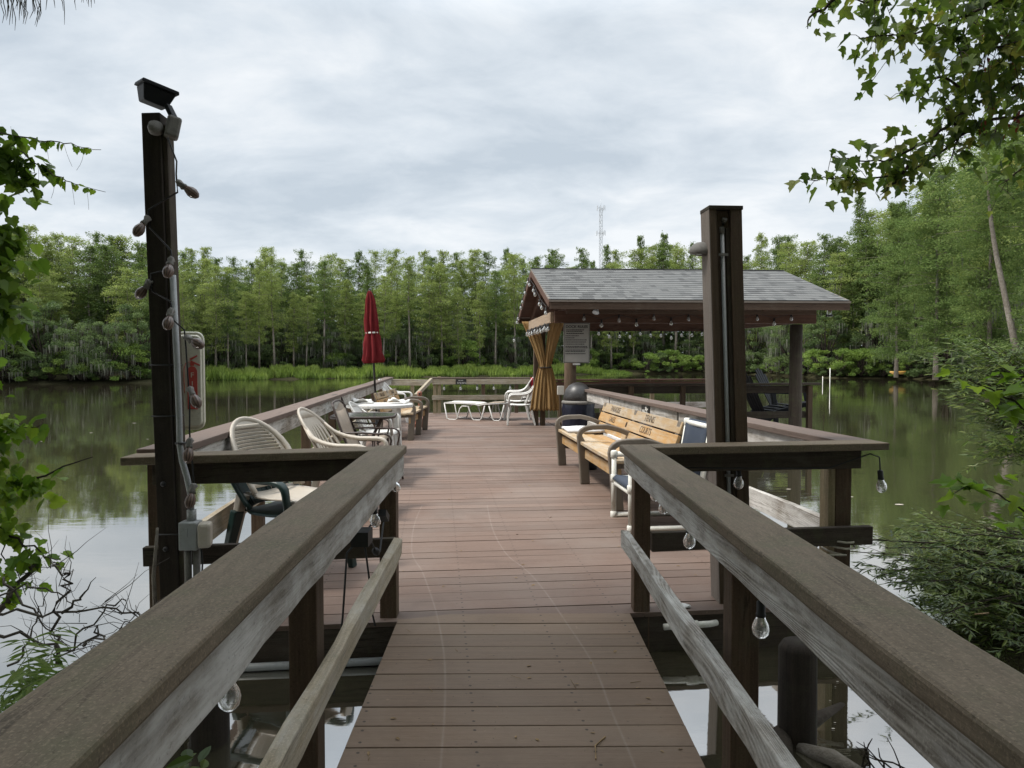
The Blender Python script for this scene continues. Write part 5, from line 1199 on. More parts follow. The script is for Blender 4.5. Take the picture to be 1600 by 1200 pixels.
CY = [cypress(100+i, 12, (1.5, 1.8, 1.4, 2.05, 1.6, 1.4, 1.9, 1.3)[i], (.26, .36, .45, .20, .40, .30, .15, .5)[i], (140, 130, 105, 160, 120, 130, 160, 100)[i], 135, (L_CYP, L_CYP, L_CYP2, L_CYP, L_CYP2, L_CYP2, L_CYP, L_CYP)[i], .125, (0, .10, 0, .14, .08, 0, .1, 0)[i], (.55, .4, .45, .35, .65, .8, .45, .35)[i]) for i in range(8)]
SPIRE = cypress(131, 12, 1.7, .10, 170, 110, L_CYP2, .13, 0, .95)
BR = [bushy(200+i, 7, (2.4, 2.9, 2.0)[i], 13000, L_BROAD, .14, 60, (.6, .8, .3)[i]) for i in range(3)]
SH = [bushy(300+i, 3, (1.5, 1.8)[i], 7500, (L_BROAD, L_SHRUB)[i], .125, 30, 0, True, .03) for i in range(2)]
BIGC = [cypress(150+i, 16, 3.0, (.14, .1)[i], 200, 330, L_CYP2, .15, .12, .6) for i in range(2)]

TOPX = [-900, -200, 0, 90, 150, 220, 290, 400, 520, 600, 680, 760, 840, 920, 1000, 1040, 1100, 1170, 1240, 1290, 1340, 1400, 1450, 1520, 1600, 1800, 2400]
TOPY = [330, 345, 352, 352, 366, 374, 390, 396, 396, 388, 396, 388, 396, 392, 384, 382, 388, 374, 364, 370, 340, 325, 285, 245, 205, 150, 120]
_made = {}
def grow(key, meshes, name, label, cat, base, sc, rz, group, lean=(0, 0)):
    if key in _made: o = copy_tree(_made[key])
    else:
        o = thing(name, label, cat, (0, 0, 0)); link('trunk', meshes[0], o); link('crown', meshes[1], o)
        if meshes[2]: link('moss_tuft', meshes[2], o)
        _made[key] = o
    o.location = base; o.scale = sc; o.rotation_euler = (lean[0], lean[1], rz); tag(o, label, cat, group); return o
rr_ = random.Random(11)
KIND = ['slender pale green cypress', 'mossy light green cypress', 'bare stemmed high crowned cypress', 'broad pale green cypress', 'thin dark stemmed cypress', 'narrow dark green cypress', 'full low branched cypress', 'sparse tall stemmed cypress']
def zone(X):
    for x1, nme in ((230, 'left of the lamp post'), (565, 'between lamp post and umbrella'), (815, 'between umbrella and roof'), (1100, 'behind the left roof half'), (1340, 'behind the right roof half')):
        if X < x1: return nme
    return 'right of the roof'
ROWN = ('front row of far trees', 'second row of far trees', 'back row of far trees')
for row, (off, step, lo, hi) in enumerate(((3.2, 27, .62, .98), (7.0, 26, .80, 1.04), (12.5, 30, .86, 1.06))):
    X = -130.0 + row*9
    while X < 1700:
        s = shore_at(X); d = V((s.x, s.y, 0)); dist = d.length; dn = d.normalized()
        bse = s + dn*(off + rr_.uniform(-1.1, 1.4)); bse.z = .2 + .03*off
        ty = float(np.interp(X, TOPX, TOPY)); ztop = at_y(X, ty, bse.y).z - bse.z
        h = ztop*rr_.uniform(lo, hi); k = rr_.randrange(8)
        if row == 0 and X < 240 and rr_.random() < .45: X += step; continue
        w = h/12*rr_.uniform(.92, 1.25)
        if X > 1290 or X < 240: w *= 1.2
        grow('cy%d' % k, CY[k], 'cypress_tree', '%s, %s, %s' % (KIND[k], ROWN[row], zone(X)), 'tree', bse, (w, w, h/12), rr_.uniform(0, 6.28), 'cypress trees along the far shore', (rr_.uniform(-.035, .035), rr_.uniform(-.035, .035)))
        X += step*rr_.uniform(.7, 1.3)
for X, ty, lab in ((1340, 306, 'tall pointed spire shaped conifer right of the boathouse roof'), (1000, 368, 'pointed spire shaped conifer right of the lattice tower, shorter of the two'), (1037, 364, 'pointed broad conifer between the lattice tower and the boxed post')):
    s = shore_at(X); bse = s + V((s.x, s.y, 0)).normalized()*9; bse.z = .5; h = at_y(X, ty, bse.y).z-bse.z; grow('sp', SPIRE, 'conifer', lab, 'tree', bse, (h/11, h/11, h/12), rr_.uniform(0, 6), 'spire shaped conifers')
# bushy trees: mossy oaks leaning over the water on the left, others at the right shore
BK = ['dark mossy broadleaf tree', 'wide mossy broadleaf tree', 'round dark broadleaf tree']
for X, off, h, k in ((-60, .8, 6, 1), (15, .6, 4.8, 0), (70, 1.0, 5.6, 2), (125, .4, 4.2, 1), (168, .2, 4.0, 0), (215, 1.0, 5.5, 2), (262, 2.4, 4.6, 0), (350, 4.4, 4.4, 1), (430, 5, 4.6, 2), (520, 4.4, 4.2, 0), (640, 4.6, 3.6, 2), (720, 5, 4.4, 1), (800, 4.4, 4.0, 0), (900, 4, 4.6, 2), (1010, 3.8, 5.2, 0), (1085, 3.6, 4.6, 1), (1180, 2.4, 6.0, 0), (1235, 2, 6.4, 1), (1290, 2.6, 6.6, 2), (1375, 1.8, 6.0, 0), (1425, 1.8, 6.6, 1), (1480, 1.0, 7, 2), (1560, .6, 7.2, 0), (1640, .6, 7.5, 1)):
    s = shore_at(X); bse = s + V((s.x, s.y, 0)).normalized()*off; bse.z = .05; sc = h/7
    grow('br%d' % k, BR[k], 'broadleaf_tree', '%s low on far shore, %s' % (BK[k], zone(X)), 'tree', bse, (sc, sc, sc), rr_.uniform(0, 6.28), 'broadleaf trees along the far shore')
X = -120
while X < 1680:
    s = shore_at(X); off = rr_.uniform(.3, 1.2) if (X < 300 or X > 1000) else rr_.uniform(4.0, 6.0); bse = s + V((s.x, s.y, 0)).normalized()*off; bse.z = -.05
    k = 1 if rr_.random() < (.62 if X < 1250 else .35) else 0; h = rr_.uniform(.40, .85) if (300 < X < 900) else rr_.uniform(.35, .95)
    grow('sh%d' % k, SH[k], 'shrub', '%s shrub below the far trees, %s' % (('dark green', 'bright green')[k], zone(X)), 'shrub', bse, (h*1.15, h*1.15, h), rr_.uniform(0, 6), 'shrubs along the far shore'); X += rr_.uniform(20, 36) if X < 900 else rr_.uniform(13, 22)
for X, h, lab in ((725, 1.15, 'bright yellow green sapling standing above the reeds right of the umbrella'), (1310, .95, 'large yellow green bush at the water right of the roof post'), (1345, .8, 'yellow green bush at the water, right of the larger one'), (915, .9, 'fresh green bush behind the rules sign post')):
    s = shore_at(X); bse = s + V((s.x, s.y, 0)).normalized()*(3.6 if X < 1000 else .5); bse.z = -.05; grow('shy', SH[1], 'shrub', lab, 'shrub', bse, (h, h, h*(.85 if X > 1000 else 1)), 1.0+X, 'shrubs along the far shore')
X = 275.0
while X < 1180:
    s = shore_at(X); k = rr_.randrange(3); h = rr_.uniform(3.2, 6.4); bse = s + V((s.x, s.y, 0)).normalized()*rr_.uniform(4.6, 7.5); bse.z = .05; sc = h/7
    grow('br%d' % k, BR[k], 'broadleaf_tree', '%s low on far shore, %s' % (BK[k], zone(X)), 'tree', bse, (sc*rr_.uniform(.8, 1.1), sc, sc), rr_.uniform(0, 6.28), 'broadleaf trees along the far shore'); X += rr_.uniform(22, 44)
# nearer right-hand trees with one pale leaning trunk
for X, dist, ty, k, lab in ((1462, 44, 262, 0, 'big feathery cypress at the right edge, left of the leaning trunk'), (1545, 38, 205, 1, 'big feathery cypress at the right edge, behind the leaning trunk'), (1650, 33, 90, 0, 'big feathery cypress cut off by the right edge of the view'), (1400, 50, 318, 1, 'big feathery cypress right of the spire shaped conifer')):
    s = at_y(X, 585, dist); bse = V((s.x, s.y, 0.1)); h = at_y(X, ty, dist).z; grow('big%d' % k, BIGC[k], 'cypress_tree', lab, 'tree', bse, (h/15, h/15, h/16), X*.7, 'large cypress trees at the right')
q0 = at_y(1602, 590, 34); q1 = at_y(1578, 500, 34); q2 = at_y(1557, 400, 34); q3 = at_y(1549, 350, 34); q4 = at_y(1540, 262, 34)
t = thing('leaning_tree', 'tree with a bare pale leaning trunk at the right edge', 'tree', q0)
mb = MB(); mb.sweep([V((q0.x, q0.y, -.2)), q1, q2, q3, q4], [.38, .28, .23, .19, .05], None, 10); part('trunk', mb, M_BARK, t, True)
rng = np.random.default_rng(5); C = np.concatenate([np.array(q4)+rng.normal(0, 1, (5200, 3))*np.array([1.5, 1.2, .9])+np.array([0, 0, -.2])])
o = link('crown', quads_mesh('crown', leaf_quads(C-np.array(q0), .16, .4, rng, .6), rng.random((5200, 2)), L_CYP2), t)

def shading_wood():  # unseen leaf mass added behind the camera to keep light off the posts
    rg = np.random.default_rng(8); n = 26000; C = np.stack([rg.uniform(-20, 20, n), rg.uniform(-13, -4.5, n), 9.5*rg.random(n)**.8], 1)
    side = rg.random(n) < .35; C[side, 0] = np.where(rg.random(side.sum()) < .5, -1, 1)*rg.uniform(7.5, 15, side.sum()); C[side, 1] = rg.uniform(-5, 2.0, side.sum())
    o = link('shading_wood', quads_mesh('shading_wood', leaf_quads(C, .5, .6, rg, .35), rg.random((n, 2)), L_MAPLE)); tag(o, 'unseen dense wood added behind the start of the walkway to shade its near end', 'wood', None, 'stuff')
shading_wood()
# far wood: dark understory that reads as one mass
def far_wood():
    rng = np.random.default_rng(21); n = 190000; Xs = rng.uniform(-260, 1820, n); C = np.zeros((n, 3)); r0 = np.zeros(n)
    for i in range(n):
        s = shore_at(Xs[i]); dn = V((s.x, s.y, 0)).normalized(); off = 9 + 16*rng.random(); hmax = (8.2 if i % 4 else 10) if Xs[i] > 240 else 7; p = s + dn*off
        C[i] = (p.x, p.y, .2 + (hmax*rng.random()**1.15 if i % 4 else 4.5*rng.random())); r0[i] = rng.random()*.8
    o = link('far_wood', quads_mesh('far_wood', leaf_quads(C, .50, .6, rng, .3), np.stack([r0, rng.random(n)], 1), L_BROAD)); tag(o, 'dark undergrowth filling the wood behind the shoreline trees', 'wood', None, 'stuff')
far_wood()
def reeds():
    rng = np.random.default_rng(31); n = 42000; Q = np.zeros((n, 4, 3)); r0 = rng.random(n)
    for i in range(n):
        X = rng.uniform(285, 1010); s = shore_at(X); dn = V((s.x, s.y, 0)).normalized(); off = rng.uniform(-.1+.5*math.sin(X*.061)*math.sin(X*.017+1)+.25*math.sin(X*.21), 3.8); p = s + dn*off
        clump = 1.08+.13*math.sin(X*.045)+.10*math.sin(X*.13+1)+.10*math.sin(X*.31); edge = min(1, (X-285)/35, (1010-X)/90); h = max(.12, (.55+.50*rng.random()**1.5)*clump*edge*(.62+.38*min(1, (off+.2)/1.5)))
        a2 = rng.uniform(0, 6.28); lean = rng.normal(0, .16, 2); w = rng.uniform(.05, .11); sx = np.array([math.cos(a2)*w, math.sin(a2)*w, 0]); b = np.array([p.x, p.y, WATER-.05]); tp = b + np.array([lean[0]*h, lean[1]*h, h]); mid = b*(.45)+tp*.55
        Q[i] = [b, mid-sx, tp, mid+sx]; r0[i] = np.clip(.15+.55*h+.16*math.sin(X*.05+off)+rng.normal(0, .17), .02, .98)
    o = link('reeds', quads_mesh('reeds', Q, np.stack([r0, rng.random(n)], 1), L_REED)); tag(o, 'band of bright green reeds along the far shoreline', 'reeds', None, 'stuff')
reeds()
def floaters():
    rng = np.random.default_rng(41); mb = MB()
    for X, Y in [(1330, 776), (1232, 764), (1405, 788)]+[(rng.uniform(40, 240), rng.uniform(640, 700)) for _ in range(4)]+[(rng.uniform(1290, 1310), rng.uniform(1060, 1140)) for _ in range(7)]:
        p = on_z(X, Y, WATER+.004); a2 = rng.uniform(0, 3); r = rng.uniform(.012, .03)*(1 if p.y > 4 else .18); mb.add([p+V((r*1.8*math.cos(a2+k*1.05), r*math.sin(a2+k*1.05), 0)) for k in range(6)], [tuple(range(6))])
    o = link('floating_leaves', mesh_from('floating_leaves', mb, M_BEIGE)); tag(o, 'scattered pale leaves floating on the lake', 'leaves', None, 'stuff')
floaters()
def litter():
    rg = np.random.default_rng(51); v, f, uv = [], [], []
    pts = [V((rg.uniform(-.5, .6), rg.uniform(1.9, 3.6), .004)) for _ in range(26)]+[D(rg.uniform(-1.6, 1.8), rg.uniform(.1, 9), .004) for _ in range(70)]
    add_leaves(v, f, uv, OVAL, pts, rg, .012, .032, tilt=.12, hang=.0, fold=.1); mb = MB(); mb.v, mb.f, mb.uv, mb.sm = v, f, uv, [False]*len(f)
    mb.sweep([on_z(931, 1186, .004), on_z(930, 1165, .006), on_z(946, 1151, .005)], .004, None, 4); mb.sweep([on_z(1523, 960, .91), on_z(1545, 958, .91)], .003, None, 3)
    for _ in range(14): q = V((rg.uniform(-.5, .6), rg.uniform(1.9, 3.6), .004)); mb.sweep([q, q+V((rg.normal(0, .03), rg.normal(0, .03), .001))], .0022, None, 3)
    o = link('leaf_litter', mesh_from('leaf_litter', mb, plain('dry_leaf', (.20, .13, .06), .8, .4, 40))); tag(o, 'bits of dry leaf and twig scattered on the boards', 'litter', None, 'stuff')

# ------------------------------------------------------------------ near plants
MAPLE = [(0, 0), (.20, .0), (.33, .08), (.29, .19), (.50, .40), (.31, .45), (.18, .50), (.17, .70), (.07, .82), (0, 1.0)]
GRAPE = [(0, 0), (.18, -.10), (.42, .08), (.46, .34), (.36, .46), (.40, .62), (.20, .68), (.10, .84), (0, .98)]
OVAL = [(0, 0), (.16, .2), (.20, .45), (.13, .75), (0, 1.0)]
NARROW = [(0, 0), (.085, .3), (.085, .6), (0, 1.0)]
def add_leaves(mb_v, mb_f, mb_uv, outline, pts, rng, smin, smax, tilt=.6, hang=.5, fold=.18, dirs=None):
    right = outline; poly_r = [(x, y) for x, y in right]; nO = len(outline)
    for i, p in enumerate(pts):
        s = rng.uniform(smin, smax); az = rng.uniform(0, 2*math.pi) if dirs is None else dirs[i]+rng.normal(0, .5); pit = -hang + rng.normal(0, tilt*.6); rol = rng.normal(0, tilt)
        d = V((math.cos(az)*math.cos(pit), math.sin(az)*math.cos(pit), math.sin(pit))); sd = V((-math.sin(az), math.cos(az), 0)); nn = d.cross(sd); sd2 = sd*math.cos(rol)+nn*math.sin(rol); n2 = d.cross(sd2)
        b = len(mb_v); rv = float(np.clip(rng.normal(.5, .25), .02, .98)); curl = rng.uniform(.02, .16)
        for sg in (1, -1):
            b = len(mb_v)
            for x, y in outline: q = V(p) + (sd2*(sg*x) + d*y + n2*(abs(x)*fold*2 - curl*y*y))*s; mb_v.append(tuple(q))
            f = list(range(b, b+nO)); mb_f.append(f if sg > 0 else f[::-1]); mb_uv.append([(rv, .5)]*nO)
def leaves_part(name, parent, outline, pts, rng, smin, smax, m, **kw):
    v, f, uv = [], [], []; add_leaves(v, f, uv, outline, pts, rng, smin, smax, **kw); mb = MB(); mb.v, mb.f, mb.uv, mb.sm = v, f, uv, [False]*len(f); return part(name, mb, m, parent, True)
def poly_pts(px, y, n): return [at_y(X, Y, d) for (X, Y), d in zip(px, y if isinstance(y, list) else [y]*len(px))]
def along(pts, n, spread, rng):
    seg = [(pts[i+1]-pts[i]).length for i in range(len(pts)-1)]; tot = sum(seg); o = []
    for _ in range(n):
        r = rng.uniform(0, tot); i = 0
        while i < len(seg)-1 and r > seg[i]: r -= seg[i]; i += 1
        o.append(pts[i].lerp(pts[i+1], min(1, r/seg[i])) + V(rng.normal(0, 1, 3)*spread))
    return o
def wiggle(pts, k, amp, rng):
    o = []
    for a, b in zip(pts, pts[1:]):
        for i in range(k): o.append(a.lerp(b, i/k)+V(rng.normal(0, amp, 3)))
    return o+[pts[-1]]

rng = np.random.default_rng(77)
mt = thing('maple_tree', 'maple branches with lobed leaves hanging in from the upper right corner', 'tree', (5.2, -.6, -.1))
mb = MB(); mb.sweep([(5.2, -.6, -.3), (5.0, -.5, 1.5), (4.9, -.2, 3.2), (4.4, .2, 5.2), (3.6, .4, 7.5)], [.34, .27, .22, .17, .1], None, 10); part('trunk', mb, M_BARKD, mt, True)
tw = [([(1345, -40), (1300, 5), (1266, 22), (1262, 45)], 3.5, 16, .03),
      ([(1700, 150), (1600, 181), (1547, 187), (1506, 210), (1462, 242), (1410, 276), (1325, 277), (1287, 279), (1254, 285)], 3.7, 125, .055),
      ([(1600, 130), (1521, 166), (1486, 190), (1439, 227), (1387, 254), (1340, 248), (1299, 245)], 3.6, 120, .06),
      ([(1600, 110), (1510, 140), (1470, 120), (1430, 128), (1408, 145)], 3.75, 85, .05),
      ([(1700, -60), (1600, -20), (1500, 25), (1420, 55), (1345, 60)], 3.5, 280, .085),
      ([(1560, -60), (1440, -20), (1350, 5), (1300, -10)], 3.6, 100, .06),
      ([(1700, 60), (1600, 60), (1540, 80), (1500, 80)], 3.5, 360, .12),
      ([(1700, 210), (1600, 170), (1560, 200), (1530, 230)], 3.9, 170, .11),
      ([(1440, 235), (1400, 285), (1375, 305)], 3.65, 26, .04), ([(1480, 170), (1500, 210), (1480, 260)], 3.7, 60, .07), ([(1700, 20), (1590, 20), (1480, 0)], 3.9, 260, .11), ([(1660, 250), (1600, 260), (1560, 290)], 4.2, 60, .08)]
mb = MB(); pts = []
for px, y, n, sp in tw:
    P = wiggle([at_y(X, Y, y) for X, Y in px], 3, .006, rng); mb.sweep(P, list(np.linspace(.022, .004, len(P))), None, 5)
    lp = along(P, n, sp, rng); pts += lp
    for q in lp[::4]:
        k = min(range(len(P)), key=lambda i: (P[i]-q).length); mb.sweep([P[k], P[k].lerp(q, .5)+V((0, 0, .008)), q], .0035, None, 3)
for a2, b2 in ((0, 0), (3, 0), (5, 0)): pass
mb.sweep([V((4.85, -.1, 3.0)), V((4.3, 1.6, 3.1)), at_y(1700, 150, 3.7)], [.10, .06, .022], None, 7); mb.sweep([V((4.6, .1, 4.6)), V((3.9, 1.9, 3.9)), at_y(1700, -60, 3.5)], [.10, .06, .022], None, 7)
part('branch', mb, M_BARKD, mt, True)
leaves_part('leaves', mt, MAPLE, pts, rng, .034, .095, L_MAPLE, tilt=.55, hang=.75)
sp = [at_y(*q, 3.6) for q in [(rng.uniform(1530, 1600), rng.uniform(50, 210)) for _ in range(90)]]
leaves_part('samara_clumps', mt, OVAL, [V(p) for p in sp], rng, .018, .032, L_SEED, tilt=.5, hang=1.2)
def shade_crown(parent, c, r, n, m, seed, size):  # overhead leaf mass out of view, placed to shade the near walkway
    rg = np.random.default_rng(seed); v = rg.normal(0, 1, (n, 3)); v /= np.linalg.norm(v, axis=1)[:, None]; v *= (rg.random(n)**.4)[:, None]; C = v*np.array(r)+np.array(c)-np.array(parent.location)
    link('crown', quads_mesh('crown', leaf_quads(C, size, .8, rg, .5), rg.random((n, 2)), m), parent)
shade_crown(mt, (3.2, -1.2, 6.4), (4.2, 2.6, 2.3), 9000, L_MAPLE, 3, .22)
tl = thing('maple_tree', 'big unseen tree behind the left bank whose grape vines hang in at the left edge', 'tree', (-5.0, -1.2, -.1))
mb = MB(); mb.sweep([(-5, -1.2, -.3), (-4.8, -1.1, 2), (-4.4, -1.2, 4.5), (-3.6, -1.4, 7)], [.45, .36, .28, .14], None, 10); part('trunk', mb, M_BARKD, tl, True)
mb = MB(); mb.sweep([(-4.7, -1.1, 3.0), (-4.2, .8, 3.2), (-3.4, 2.4, 3.0), tuple(at_y(-60, 200, 3.3))], [.16, .10, .06, .03], None, 8); mb.sweep([(-4.6, -1.1, 3.6), (-3.6, 1.2, 4.2), tuple(at_y(-20, -60, 3.2))], [.14, .08, .02], None, 7); part('branch', mb, M_BARKD, tl, True)
shade_crown(tl, (-3.5, 1.0, 6.9), (3.6, 2.7, 2.1), 11000, L_MAPLE, 4, .22)

# grape vine hanging on the left edge
gv = thing('grape_vine', 'grape vine curtain of lobed leaves hanging along the left edge', 'vine', on_z(-90, 900, 0))
st = [([(-60, 190), (-10, 225), (30, 250), (48, 290)], 3.2), ([(-60, 300), (-25, 330), (-2, 380), (2, 440), (0, 490), (-30, 530)], 3.1), ([(-40, 260), (0, 270), (30, 280), (55, 270)], 3.2),
      ([(-80, 640), (-20, 660), (30, 668), (64, 664)], 3.0), ([(-60, 640), (-22, 700), (2, 760), (-2, 830), (12, 880), (40, 930)], 2.9), ([(-50, 720), (0, 750), (45, 760), (72, 770)], 3.0), ([(-60, 560), (-30, 640), (-15, 740), (-10, 840)], 2.9), ([(0, 830), (40, 850), (70, 868), (95, 872)], 2.9)]
cnt = [(80, .045), (220, .06), (40, .04), (60, .03), (150, .05), (60, .035), (110, .05), (12, .02)]
mb = MB(); LA, LB = [], []
for (px, y), (n, sp_) in zip(st, cnt):
    P = wiggle([at_y(X, Y, y) for X, Y in px], 3, .008, rng); mb.sweep(P, list(np.linspace(.012, .003, len(P))), None, 5); (LA if px[0][1] < 310 else LB).extend(along(P, n, sp_, rng))
mb.sweep(wiggle([at_y(-30, 470, 3.1), at_y(-40, 560, 3.0), at_y(-60, 640, 3.0)], 3, .01, rng), .012, None, 5)
mb.sweep([V((-3.4, 2.4, 3.0)), at_y(-70, 120, 3.2), at_y(-60, 190, 3.2), at_y(-60, 300, 3.1)], .014, None, 5)
part('stem', mb, M_BARKD, gv, True)
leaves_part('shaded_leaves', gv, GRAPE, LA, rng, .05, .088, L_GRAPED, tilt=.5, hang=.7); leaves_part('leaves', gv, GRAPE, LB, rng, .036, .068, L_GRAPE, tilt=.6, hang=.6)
ru = [([(0, 208), (45, 216), (80, 222), (120, 228), (158, 234)], 3.2), ([(28, 232), (60, 258), (95, 278), (125, 290), (165, 300)], 3.2)]
mb = MB(); rl = []
for px, y in ru:
    P = wiggle([at_y(X, Y, y) for X, Y in px], 4, .003, rng); mb.sweep(P, list(np.linspace(.006, .002, len(P))), None, 4)
    for k in range(2, len(P)-2, 1): rl.append((P[k]-V((0, 0, .004)), .075-.05*k/len(P)))
    for k in range(4, len(P)-1, 3): mb.sweep(arc(P[k], P[k]+V((.01, 0, -.05)), P[k]+V((rng.uniform(-.03, .04), 0, -.10)), 4), .0016, None, 3)
part('runner', mb, M_BARK, gv, True)
v, f, uv = [], [], []
for p, s in rl: add_leaves(v, f, uv, GRAPE, [p], rng, s*.7, s, hang=1.1)
mb = MB(); mb.v, mb.f, mb.uv, mb.sm = v, f, uv, [False]*len(f); part('runner_leaves', mb, L_GRAPE, gv, True)
# wisps of moss at the top left
ms = thing('hanging_moss', 'thin grey moss strands dangling in at the upper left corner', 'moss', at_y(30, -30, 3.2)); mb = MB()
for k in range(46):
    X0 = rng.uniform(-5, 90) if k < 38 else rng.uniform(125, 155); a_ = at_y(X0, -60, 3.2); b_ = at_y(X0+rng.uniform(-14, 14), rng.uniform(5, 50) if k < 38 else rng.uniform(2, 16), 3.2); mb.sweep(wiggle([a_, a_.lerp(b_, .5), b_], 3, .006, rng), [.004]*6+[.0015], None, 3)
mb.sweep([at_y(-20, -60, 3.2), at_y(160, -62, 3.2)], .012, None, 5)
part('strands', mb, plain('moss_grey', (.13, .13, .115), .9), ms, True)

M_TWIG = plain('dead_twig', (.075, .062, .05), .9, .4, 30, (.16, .15, .13))
# dead branches over the water, lower left
br = [([(-20, 975), (30, 905), (62, 880)], 2.9, .045), ([(-30, 957), (90, 957), (180, 956), (235, 962)], 2.6, .016), ([(-20, 988), (60, 1003), (105, 1012), (160, 955), (197, 938)], 2.6, .018), ([(92, 1034), (84, 985), (100, 920), (110, 902), (95, 893), (84, 878)], 2.6, .020),
      ([(60, 1050), (130, 1005), (200, 978), (232, 965)], 2.7, .012), ([(100, 955), (125, 930), (150, 902)], 2.6, .010), ([(0, 905), (40, 940), (70, 985), (110, 1010)], 2.7, .008), ([(-10, 930), (50, 912), (90, 928), (130, 948)], 2.7, .007), ([(20, 1040), (45, 1000), (60, 960), (75, 925)], 2.7, .008), ([(130, 1015), (150, 985), (170, 1003), (140, 1018)], 2.5, .009)]
for i, (px, y, w) in enumerate(br[:5]):
    P = wiggle([at_y(X, Y, y) for X, Y in px], 4, .010, rng); mb = MB(); mb.sweep(P, list(np.linspace(w*.7, w*.25, len(P))), None, 6)
    tags = ['thick dark dead branch leaning in at the lower left edge', 'long thin level dead branch at the lower left over the water', 'bent dead twig rising from the lower left edge to the middle right', 'upright forked dead branch in the lower left', 'slim dead branch reaching towards the lamp post foot']
    t = thing('dead_branch', tags[i], 'branch', P[0], 0, 'dead branches at the lower left'); part('wood', mb, M_TWIG, t, True)
    mb = MB()
    for k in range(18):
        j = rng.integers(2, len(P)-1); a_ = P[j]; e = a_+V((rng.normal(0, .09), rng.normal(0, .04), rng.normal(.03, .09))); mb.sweep(wiggle([a_, e], 3, .008, rng), [.004, .003, .002, .001], None, 3)
    if i < len(br)-5:
        P2 = wiggle([at_y(X, Y, br[5+i][1]) for X, Y in br[5+i][0]], 4, .008, rng); mb.sweep(P2, list(np.linspace(br[5+i][2], .002, len(P2))), None, 4)
    part('twig', mb, M_TWIG, t, True)
mb = MB(); P = wiggle([at_y(20, 750, 3.0), at_y(55, 747, 3.0), at_y(100, 730, 3.0), at_y(145, 714, 3.0)], 3, .004, rng); mb.sweep(P, list(np.linspace(.012, .004, len(P))), None, 5); one('bare_twig', mb, M_BARKD, 'single bare twig poking out of the vine on the left', 'twig', P[0])
mb = MB(); P = [at_y(243, 960, 3.3), at_y(240, 900, 3.28), at_y(246, 825, 3.25)]; mb.sweep(P, [.022, .018, .012], None, 6); one('dead_stick', mb, M_BARK, 'single upright dead stick left of the tall lamp post foot', 'stick', P[0])

# ferns at the lower left bank
fr_ = thing('fern', 'clump of ferns on the bank in the lower left corner', 'fern', on_z(40, 1150, .1))
pts = []; dirs = []; mb = MB()
for k in range(34):
    b = at_y(rng.uniform(-80, 110), rng.uniform(1120, 1190), rng.uniform(1.7, 2.2)); az = rng.uniform(-.4, 2.6) if k % 3 else rng.uniform(0, 6.2); L_ = rng.uniform(.22, .40); up_ = rng.uniform(.10, .22)
    P = arc(b, b+V((math.cos(az)*L_*.4, math.sin(az)*L_*.4, up_)), b+V((math.cos(az)*L_, math.sin(az)*L_, up_*.8)), 14); mb.sweep(P, list(np.linspace(.004, .0015, len(P))), None, 3)
    for j in range(2, len(P)):
        for sg in (1, -1): pts.append(P[j]); dirs.append(az+sg*1.25)
part('stem', mb, L_FERN, fr_, True); leaves_part('fronds', fr_, NARROW, pts, rng, .04, .085, L_FERN, tilt=.25, hang=.25, dirs=dirs)
wd = thing('bank_plant', 'low plant with long silvery leaves beside the left walkway railing', 'plant', on_z(150, 1110, .1)); pts = []; dirs = []
for k in range(150): pts.append(at_y(rng.uniform(20, 185), 0, 2.1)*0+at_y(float(rng.uniform(20, 190)), float(rng.uniform(1035, 1130)), float(rng.uniform(2.0, 2.5)))); dirs.append(rng.uniform(-.5, 1.2))
leaves_part('leaves', wd, NARROW, pts, rng, .06, .13, L_FERN, tilt=.4, hang=.15, dirs=dirs)
lp_ = thing('bank_plant', 'small leafy sprig under the left walkway railing at the bottom edge', 'plant', on_z(290, 1195, .1)); pts = [at_y(rng.uniform(265, 318), rng.uniform(1183, 1215), 2.1) for _ in range(14)]
leaves_part('leaves', lp_, OVAL, pts, rng, .05, .09, L_WILL, tilt=.4, hang=.0)

# narrow-leaved bushes over the water at the right
def narrow_bush(label, base, targets, nt, nl, seed, sp, smin, smax, group):
    rg = np.random.default_rng(seed); t = thing('narrow_leaved_bush', label, 'bush', base, 0, group); mb = MB(); pts = []; dirs = []; b = V(base); sc = smax/.072
    for k in range(nt):
        tx = targets[rg.integers(len(targets))]; e = at_y(tx[0]+rg.normal(0, sp), tx[1]+rg.normal(0, sp*.5), tx[2]+rg.normal(0, .3)); m_ = b.lerp(e, .6)+V((0, 0, .05+.22*rg.random()))
        P = wiggle(arc(b+V(rg.normal(0, .15, 3)), m_, e, 8), 1, .010, rg); mb.sweep(P, list(np.linspace(.020, .003, len(P))), None, 4)
        az = math.atan2((e-m_).y, (e-m_).x)
        for q in range(7):
            s_ = rg.uniform(.62, 1.0); i = min(len(P)-2, int(s_*(len(P)-1))); o_ = P[i].lerp(P[i+1], s_*(len(P)-1)-i); a2 = az+rg.normal(0, .8); Lt = rg.uniform(.12, .30)*sc; up_ = rg.normal(.12, .25)
            e2 = o_+V((math.cos(a2)*Lt, math.sin(a2)*Lt, up_*Lt)); mb.sweep([o_, o_.lerp(e2, .5)+V((0, 0, .01)), e2], [.004, .003, .0015], None, 3)
            for j in range(nl):
                u_ = .15+.85*j/nl; pts.append(o_.lerp(e2, u_)); dirs.append(a2+(.85 if j % 2 else -.85)*(1.15-.8*u_))
    part('stem', mb, M_BARKD, t, True); v, f, uv = [], [], []
    for q, a2 in zip(pts, dirs): add_leaves(v, f, uv, NARROW, [q], rg, smin, smax, tilt=.35, hang=.05, fold=.12, dirs=[a2])
    mb = MB(); mb.v, mb.f, mb.uv, mb.sm = v, f, uv, [False]*len(f); part('leaves', mb, L_WILL, t, True); return t
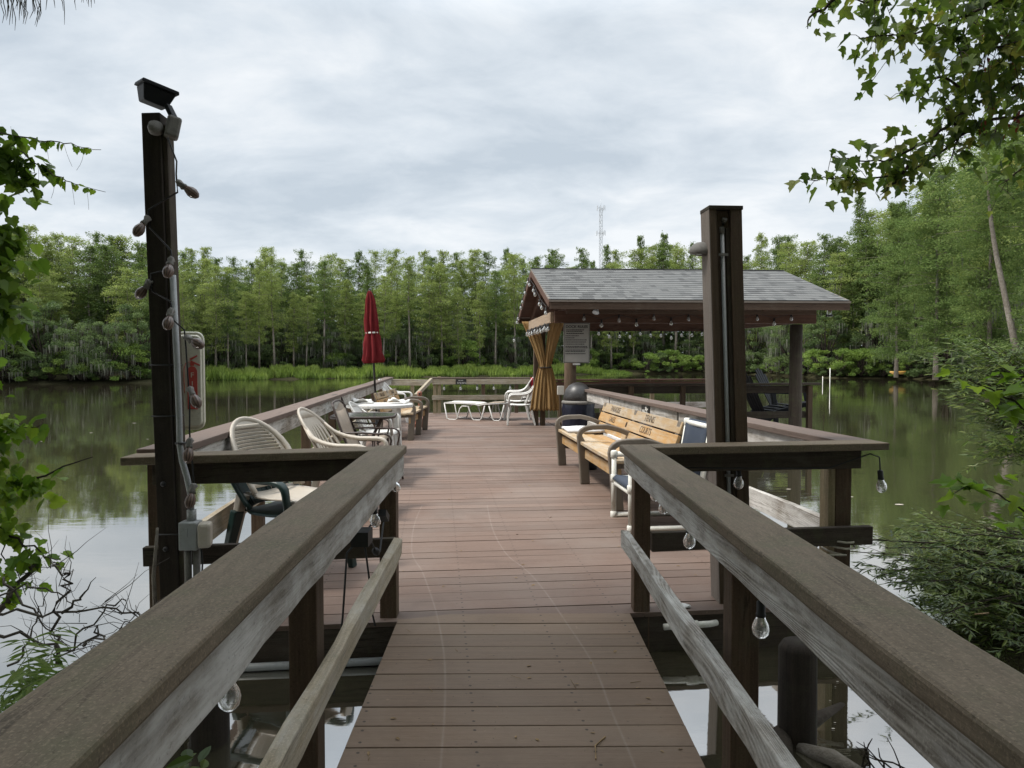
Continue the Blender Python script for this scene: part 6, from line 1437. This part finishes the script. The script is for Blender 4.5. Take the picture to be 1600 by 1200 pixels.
narrow_bush('spreading dark narrow leaved bush over the water right of the corner post', V((4.2, 4.5, -.2)), [(1370, 860, 4.6), (1420, 850, 4.6), (1480, 850, 4.6), (1540, 850, 4.4), (1590, 840, 4.4), (1400, 905, 4.3), (1590, 990, 3.9), (1570, 880, 4.2), (1460, 910, 4.2), (1520, 910, 4.2), (1580, 920, 4.1), (1560, 960, 4.0), (1600, 960, 3.9), (1500, 945, 4.0), (1600, 900, 4.2)], 120, 15, 51, 34, .042, .072, 'narrow leaved bushes')
narrow_bush('dark narrow leaved bush jutting in from the right edge behind the maple sprigs', V((6.6, 7.4, -.1)), [(1490, 570, 7.2), (1500, 600, 7.0), (1530, 540, 7.2), (1560, 560, 7.2), (1590, 550, 7.2), (1540, 640, 7.0), (1570, 620, 7.0), (1520, 590, 7.0), (1600, 600, 7.0), (1560, 700, 6.6), (1590, 690, 6.6)], 75, 15, 52, 20, .06, .105, 'narrow leaved bushes')
ms2 = thing('maple_sapling', 'young maple with broad light green leaves reaching in at the right edge', 'sapling', (4.0, 3.4, -.1)); mb = MB(); pts = []
for px, n, sp_ in (([(1680, 680), (1600, 640), (1550, 608), (1512, 592)], 16, .035), ([(1680, 600), (1600, 590), (1560, 590), (1540, 585)], 14, .035), ([(1680, 830), (1600, 800), (1560, 770), (1510, 760), (1485, 772)], 42, .05), ([(1690, 760), (1640, 700), (1600, 660), (1575, 650)], 30, .05), ([(1680, 900), (1620, 880), (1600, 850)], 12, .05)):
    P = wiggle([at_y(X, Y, 3.4) for X, Y in px], 3, .006, rng); mb.sweep(P, list(np.linspace(.010, .003, len(P))), None, 4); pts += along(P, n, sp_, rng); mb.sweep([V((3.9, 3.4, -.2)), V((3.6, 3.4, .5)), P[0]], [.03, .02, .010], None, 5)
part('stem', mb, M_BARKD, ms2, True); leaves_part('leaves', ms2, MAPLE, pts, rng, .075, .13, L_GRAPE, tilt=.4, hang=.35)
t = thing('bare_twig', 'bare twigs sticking out of the water beside the right walkway railing', 'twig', on_z(1360, 1190, WATER)); mb = MB()
for k in range(9):
    a_ = on_z(1345+9*k, 1205, WATER); mb.sweep(wiggle([a_, at_y(1338+rng.uniform(-5, 55), rng.uniform(1150, 1185), a_.y)], 3, .008, rng), [.006, .005, .004, .002], None, 4)
part('stem', mb, M_BARKD, t, True)

litter()
